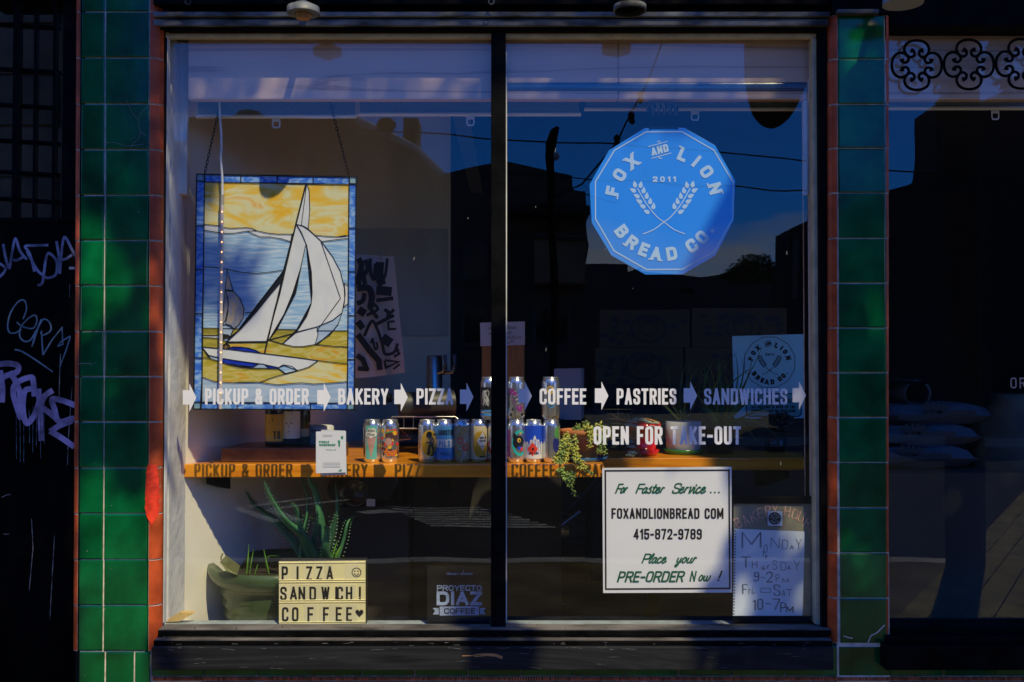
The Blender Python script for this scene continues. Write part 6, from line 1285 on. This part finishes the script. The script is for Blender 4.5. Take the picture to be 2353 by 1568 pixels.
h1 = house('dark stucco house with a curved gable, mirrored behind the stained glass', [(330,990),(330,330),(430,330),(440,268),(530,266),(545,253),(562,249),(590,253),(605,267),(700,271),(820,274),(872,300),(960,346),(1012,402),(1012,990)], 16, 9, stc('tan_stucco', (.16, .14, .10)), ((690,342,735,400),(755,345,800,405),(600,345,645,400),(690,470,760,560),(850,470,920,560)))
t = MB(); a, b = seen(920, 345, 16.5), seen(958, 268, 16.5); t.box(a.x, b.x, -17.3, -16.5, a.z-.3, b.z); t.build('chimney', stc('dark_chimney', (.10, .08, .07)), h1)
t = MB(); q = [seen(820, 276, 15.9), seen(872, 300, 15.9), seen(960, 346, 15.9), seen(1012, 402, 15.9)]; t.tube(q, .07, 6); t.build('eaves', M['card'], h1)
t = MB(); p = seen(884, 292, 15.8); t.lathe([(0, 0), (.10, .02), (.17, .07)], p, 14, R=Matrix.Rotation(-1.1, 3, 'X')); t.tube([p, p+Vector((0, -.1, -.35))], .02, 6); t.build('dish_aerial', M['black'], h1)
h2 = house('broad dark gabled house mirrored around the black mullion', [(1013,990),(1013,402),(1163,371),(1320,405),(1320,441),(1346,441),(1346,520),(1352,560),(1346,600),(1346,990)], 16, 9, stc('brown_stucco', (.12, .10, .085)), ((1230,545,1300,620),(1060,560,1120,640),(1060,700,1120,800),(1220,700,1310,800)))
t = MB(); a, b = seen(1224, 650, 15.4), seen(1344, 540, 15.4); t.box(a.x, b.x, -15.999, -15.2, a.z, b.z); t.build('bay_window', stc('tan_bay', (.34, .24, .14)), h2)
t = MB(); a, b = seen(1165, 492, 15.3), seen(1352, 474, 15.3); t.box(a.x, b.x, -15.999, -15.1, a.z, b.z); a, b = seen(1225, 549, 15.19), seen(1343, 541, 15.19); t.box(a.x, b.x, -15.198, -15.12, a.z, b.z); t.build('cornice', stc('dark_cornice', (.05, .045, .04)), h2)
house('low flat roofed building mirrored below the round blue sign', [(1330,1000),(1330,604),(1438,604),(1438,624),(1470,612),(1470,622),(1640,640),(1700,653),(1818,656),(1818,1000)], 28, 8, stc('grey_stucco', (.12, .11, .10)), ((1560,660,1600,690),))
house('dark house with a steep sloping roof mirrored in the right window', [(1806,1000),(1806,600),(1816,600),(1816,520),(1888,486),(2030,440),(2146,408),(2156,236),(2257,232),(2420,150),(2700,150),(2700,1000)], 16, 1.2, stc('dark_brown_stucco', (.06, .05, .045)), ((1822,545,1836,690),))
house('tall dark house added unseen at the left so the left pillar mirrors it dark', [(-1500,990),(-1500,-260),(300,-260),(300,990)], 15.5, .4, stc('black_stucco', (.05, .045, .04)))  # unseen slab added so the left pillar's tiles mirror dark, not sky
t = MB(); hp = [seen(x, y, 90) for x, y in ((1300,820),(1300,655),(1420,640),(1520,632),(1600,640),(1700,620),(1800,640),(1900,660),(1900,820))]
for p in hp: p.z = max(p.z, -.15)
t.prism(hp, (0, -40, 0)); tag(t.build('hill', stc('far_hill', (.07, .08, .05))), kind='structure')
# trees
def leafcloud(mb, pts, size, rng=.35):
    for c_ in pts:
        n = (SUN+Vector((random.gauss(0, .6), random.gauss(0, .6), random.gauss(0, .5)))).normalized(); e = n.orthogonal().normalized(); e.rotate(Matrix.Rotation(random.uniform(0, 6.28), 3, n)); g = n.cross(e); s_ = size*random.uniform(.7, 1.3)
        mb.add([c_-e*s_*.5, c_+g*s_*.26-e*s_*.1, c_+e*s_*.5, c_-g*s_*.26-e*s_*.1], [(0,1,2,3)])
random.seed(23)
ft = thing('tree', 'round dark tree on the skyline mirrored right of the blue sign', 'tree', seen(1722, 660, 40)); b0 = seen(1722, 700, 40); b0.z = -.15
t = MB(); top_ = seen(1722, 610, 40); t.tube([b0, b0.lerp(top_, .6), top_], [.25, .18, .06], 8); t.build('trunk', M['bark'], ft)
t = MB(); cl = []
for x, y, r in ((1690,622,.38),(1715,605,.45),(1745,603,.42),(1765,622,.40),(1722,630,.5),(1745,635,.4),(1700,640,.35),(1775,640,.28),(1672,638,.26)):
    c_ = seen(x, y, 40)
    for k in range(420): v = Vector((random.gauss(0, 1), random.gauss(0, 1), random.gauss(0, 1))).normalized()*(r*1.15*random.random()**.4); cl.append(c_+v)
leafcloud(t, cl, .14); t.build('crown', M['leaf'], ft)
# street lamp, wires and pole
ls = thing('street_lamp', 'dark street lamp with a hooded head and white globe, mirrored right of the mullion', 'street lamp', seen(1262, 1000, 13.5)); b0 = seen(1268, 1000, 13.6); b0.z = -.13; d_ = 13.6
b0 = seen(1266, 1000, d_); b0.z = -.15
t = MB(); tp_ = seen(1270, 400, d_); t.tube([b0, b0+Vector((0, 0, .6)), tp_], [.10, .075, .065], 10); t.build('pole', M['black'], ls)
t = MB(); q = [seen(x, y, d_) for x, y in ((1270,402),(1267,360),(1270,325),(1278,300),(1286,290))]; t.tube(q, [.07, .085, .10, .075, .03], 10); t.build('hood', M['black'], ls)
t = MB(); p = seen(1281, 355, d_); t.lathe([(0, -.09), (.05, -.075), (.075, -.02), (.07, .04), (0, .07)], p, 14); t.build('globe', mat('lamp_globe', (.6, .62, .65), .2), ls)
ut = thing('utility_pole', 'thick wooden utility pole at the kerb mirrored in the right window', 'pole', seen(2215, 1500, 2.75)); b0 = seen(2215, 1000, 2.75); b0.z = 0
t = MB(); t.tube([b0, b0+Vector((0, 0, 3.5)), b0+Vector((0, 0, 7.5))], [.115, .108, .095], 14); t.build('shaft', M['bark'], ut); tpz = b0+Vector((0, 0, 7))
t = MB(); t.box(b0.x-.9, b0.x+.9, b0.y-.10, b0.y-.002+.0, 6.8, 6.95); t.build('crossarm', M['bark'], ut)
wi = thing('overhead_wires', 'thin black overhead wires and a slanting stay mirrored in the sky', 'wires', (0, -9, 5)); 
for pts, r in (([(700,285),(960,306),(1410,331),(1880,376),(2400,430)], .010), ([(1100,395),(1345,412),(1690,430),(2150,455)], .008), ([(1540,60),(1525,92),(1470,220),(1412,328),(1340,425),(1200,500)], .011), ([(1170,395),(1420,468)], .007)):
    t = MB(); t.tube([seen(x, y, 9+i*.02) for i, (x, y) in enumerate(pts)], r, 5); t.build('wire', M['black'], wi)
t = MB()
for x, y in ((1470, 222), (1413, 326), (1449, 272)): p = seen(x, y, 9); t.lathe([(0, -.09), (.045, -.05), (.03, 0), (.045, .05), (0, .09)], p, 8)
t.build('insulator', M['black'], wi)
hs = thing('blade_sign', 'dark pointed oval sign hanging from the utility pole', 'sign', seen(1780, 290, 2.75)); d_ = 2.75
t = MB(); q = crom([seen(x, y, d_) for x, y in ((1715,40),(1713,150),(1718,205),(1735,262),(1768,291),(1802,280),(1830,240),(1858,175),(1880,100),(1890,40))], 4); t.prism(q, (0, -.05, 0)); t.build('board', M['black'], hs)
t = MB(); p = seen(1715, 30, d_); zz = seen(1800, 40, d_).z+.05; t.tube([Vector((p.x, -d_-.025, zz)), Vector((b0.x-.1, -d_-.025, zz))], .02, 8); t.build('bracket', M['black'], hs)
# the street tree that dapples the shop front: its leaves stand where the sun passes on its way to the window
st = thing('street_tree', 'leafy street tree at the kerb that throws dappled shade over the shop front', 'tree', (3.6, -2.5, 0))
def lerp_tab(tab, y):
    for (y0, x0), (y1, x1) in zip(tab, tab[1:]):
        if y <= y1: return x0+(x1-x0)*max(0, min(1, (y-y0)/(y1-y0)))
    return tab[-1][1]
RB = [(0, 1930), (240, 1760), (440, 1690), (620, 1600), (760, 1560), (900, 1560), (1000, 1560), (1060, 1725), (1180, 1706), (1250, 1674), (1360, 1630), (1440, 1590), (1568, 1540)]
def shade(px, py):
    s_ = 0.0
    if px > lerp_tab(RB, py): s_ = .93
    if 1545 < px < 1625 and 940 < py < 1040: s_ = .95
    if 1625 < px < 1690 and 960 < py < 1040: s_ = .15
    if 1815 < px < 1850 and 880 < py < 945: s_ = .3
    if 1015 < px < 1228 and 800 < py < 1045: s_ = max(s_, .93)
    if 1055 < px < 1185 and py >= 1045: s_ = max(s_, .9)
    if px < 178: s_ = .86 if py < 520 else .97
    elif px < 385:
        s_ = max(s_, .97 if py < 120 else .72 if py < 560 else .55 if py < 1060 else (.75 if px > 270 and py < 1200 else .25 if py < 1260 else .0))
        if px > 332 and py > 560: s_ = .34
    elif px < 600 and py < 860: s_ = max(s_, .27 if 330 < py else .5)
    if py < 20: s_ = max(s_, .8)
    if 60 < py < 250: s_ = .04 if 82 < py < 112 and (800 < px < 1395 or 1440 < px < 1870) else max(s_, .86)
    if 1680 < px < 1900 and 1060 < py < 1440: s_ = .6
    if 1690 < px < 1840 and 415 < py < 740: s_ = .08
    if 1605 < px <= 1690 and 645 < py < 740: s_ = .08
    u_ = px-(1690-(py-430)*.55)
    if -30 < u_ < 60 and 390 < py < 660: s_ = .12
    if px < 300 and py < 40: s_ = .9
    if px >= 300 and py < -90: s_ = 0
    if px > 1900: s_ = .90 if not (1915 < px < 2010 and 35 < py < 200) else .35
    return s_
random.seed(29); t = MB(); pts = []; small = []
st_ = .042; nx_ = int(5.6/st_); nz_ = int(4.0/st_)
for i in range(nx_):
    for j in range(nz_):
        x = -2.1+i*st_+random.uniform(-.02, .02); z = -.2+j*st_+random.uniform(-.02, .02)
        Yb = 0.0 if not -1.14 < x < 1.05 else .08
        px, py = CX+x/mpp(Yb), CY-((z-EYE)/mpp(Yb))+F*TILT
        s_ = shade(px, py)
        if 425 < px < 1890 and 108 < py < 216:      # an even, open thinning of the crown
            for q_ in range(random.choice((1, 2, 2, 2, 3))): small.append(Vector((x+random.uniform(-.025, .025), Yb, z+random.uniform(-.025, .025)))+SUN*random.uniform(6.2, 8.2))
            continue
        if s_ <= 0: continue
        nv = .5+.5*mnoise.noise(Vector((x*3.2+z*1.5, z*1.9-x*.9, 4.2)))*1.35+.18*mnoise.noise(Vector((x*11, z*9, 1)))
        if nv < s_:
            base_ = Vector((x, Yb, z)); tt = 4.6+2.4*random.random()
            pts.append(base_+SUN*tt)
            if random.random() < .45: pts.append(base_+SUN*(4.6+2.4*random.random())+Vector((random.uniform(-.02, .02), 0, random.uniform(-.02, .02))))
leafcloud(t, pts, .115); leafcloud(t, small, .068); t.build('crown', M['leaf'], st)
t = MB(); q = [Vector((3.6, -2.5, 0)), Vector((3.55, -2.5, 1.5)), Vector((3.4, -2.6, 3.2)), Vector((3.0, -2.8, 4.6)), Vector((2.6, -3.0, 5.6))]; t.tube(crom(q, 4), [.17-.007*i for i in range(17)], 10); t.build('trunk', M['bark'], st)
ctr = Vector((1.3, -3.2, 4.9))
for k in range(14):
    for tr_ in range(400):
        e = random.choice(pts); s0 = Vector((3.4, -2.6, 3.2)).lerp(Vector((2.6, -3.0, 5.6)), random.random()); md = s0.lerp(e, .5)+Vector((0, 0, .25)); ok_ = True
        for p in crom([s0, md, e], 6):
            g_ = p-SUN*((p.y-.08)/SUN.y); px, py = CX+g_.x/mpp(.08), CY-((g_.z-EYE)/mpp(.08))+F*TILT
            if px < 1900 and 230 < py < 1500 and shade(px, py) < .6: ok_ = False
        if ok_: break
    t = MB(); t.tube(crom([s0, md, e], 5), [.05-.0042*i for i in range(11)], 6); t.build('limb', M['bark'], st)
t = MB(); e0, e1 = at(1742, 360, .115)+SUN*4.7, at(1568, 690, .115)+SUN*4.7     # unseen bough added to cast the diagonal shadow band on the round sign
t.tube([e0+(e0-e1)*.9, e0, e1, e1+(e1-e0)*.25], [.055, .05, .046, .03], 8); t.build('limb', M['bark'], st)
# low twigs beside the pole, mirrored at the top of the right window
t = MB(); tw = []
for x, y, n in ((2160,80,16),(2180,100,20),(2165,130,12),(2188,150,10),(2175,205,14),(2168,190,10),(2150,250,0),(2280,90,20),(2310,70,24),(2300,110,18),(2335,95,16),(2290,140,12),(2320,190,10),(2060,75,8),(2170,235,6)):
    c_ = seen(x, y, 2.5)
    for k in range(n): tw.append(c_+Vector((random.gauss(0, .03), random.gauss(0, .05), random.gauss(0, .03))))
leafcloud(t, tw, .085); t.build('low_foliage', M['leaf'], st)
t = MB()
for x, y in ((2165, 90), (2172, 200), (2300, 95), (2325, 180)): p = seen(x, y, 2.5); t.tube(crom([Vector((3.5, -2.5, 2.6)), Vector((3.1, -2.5, p.z+.3)), p], 5), [.012-.0009*i for i in range(11)], 5)
t.build('twig', M['bark'], st)
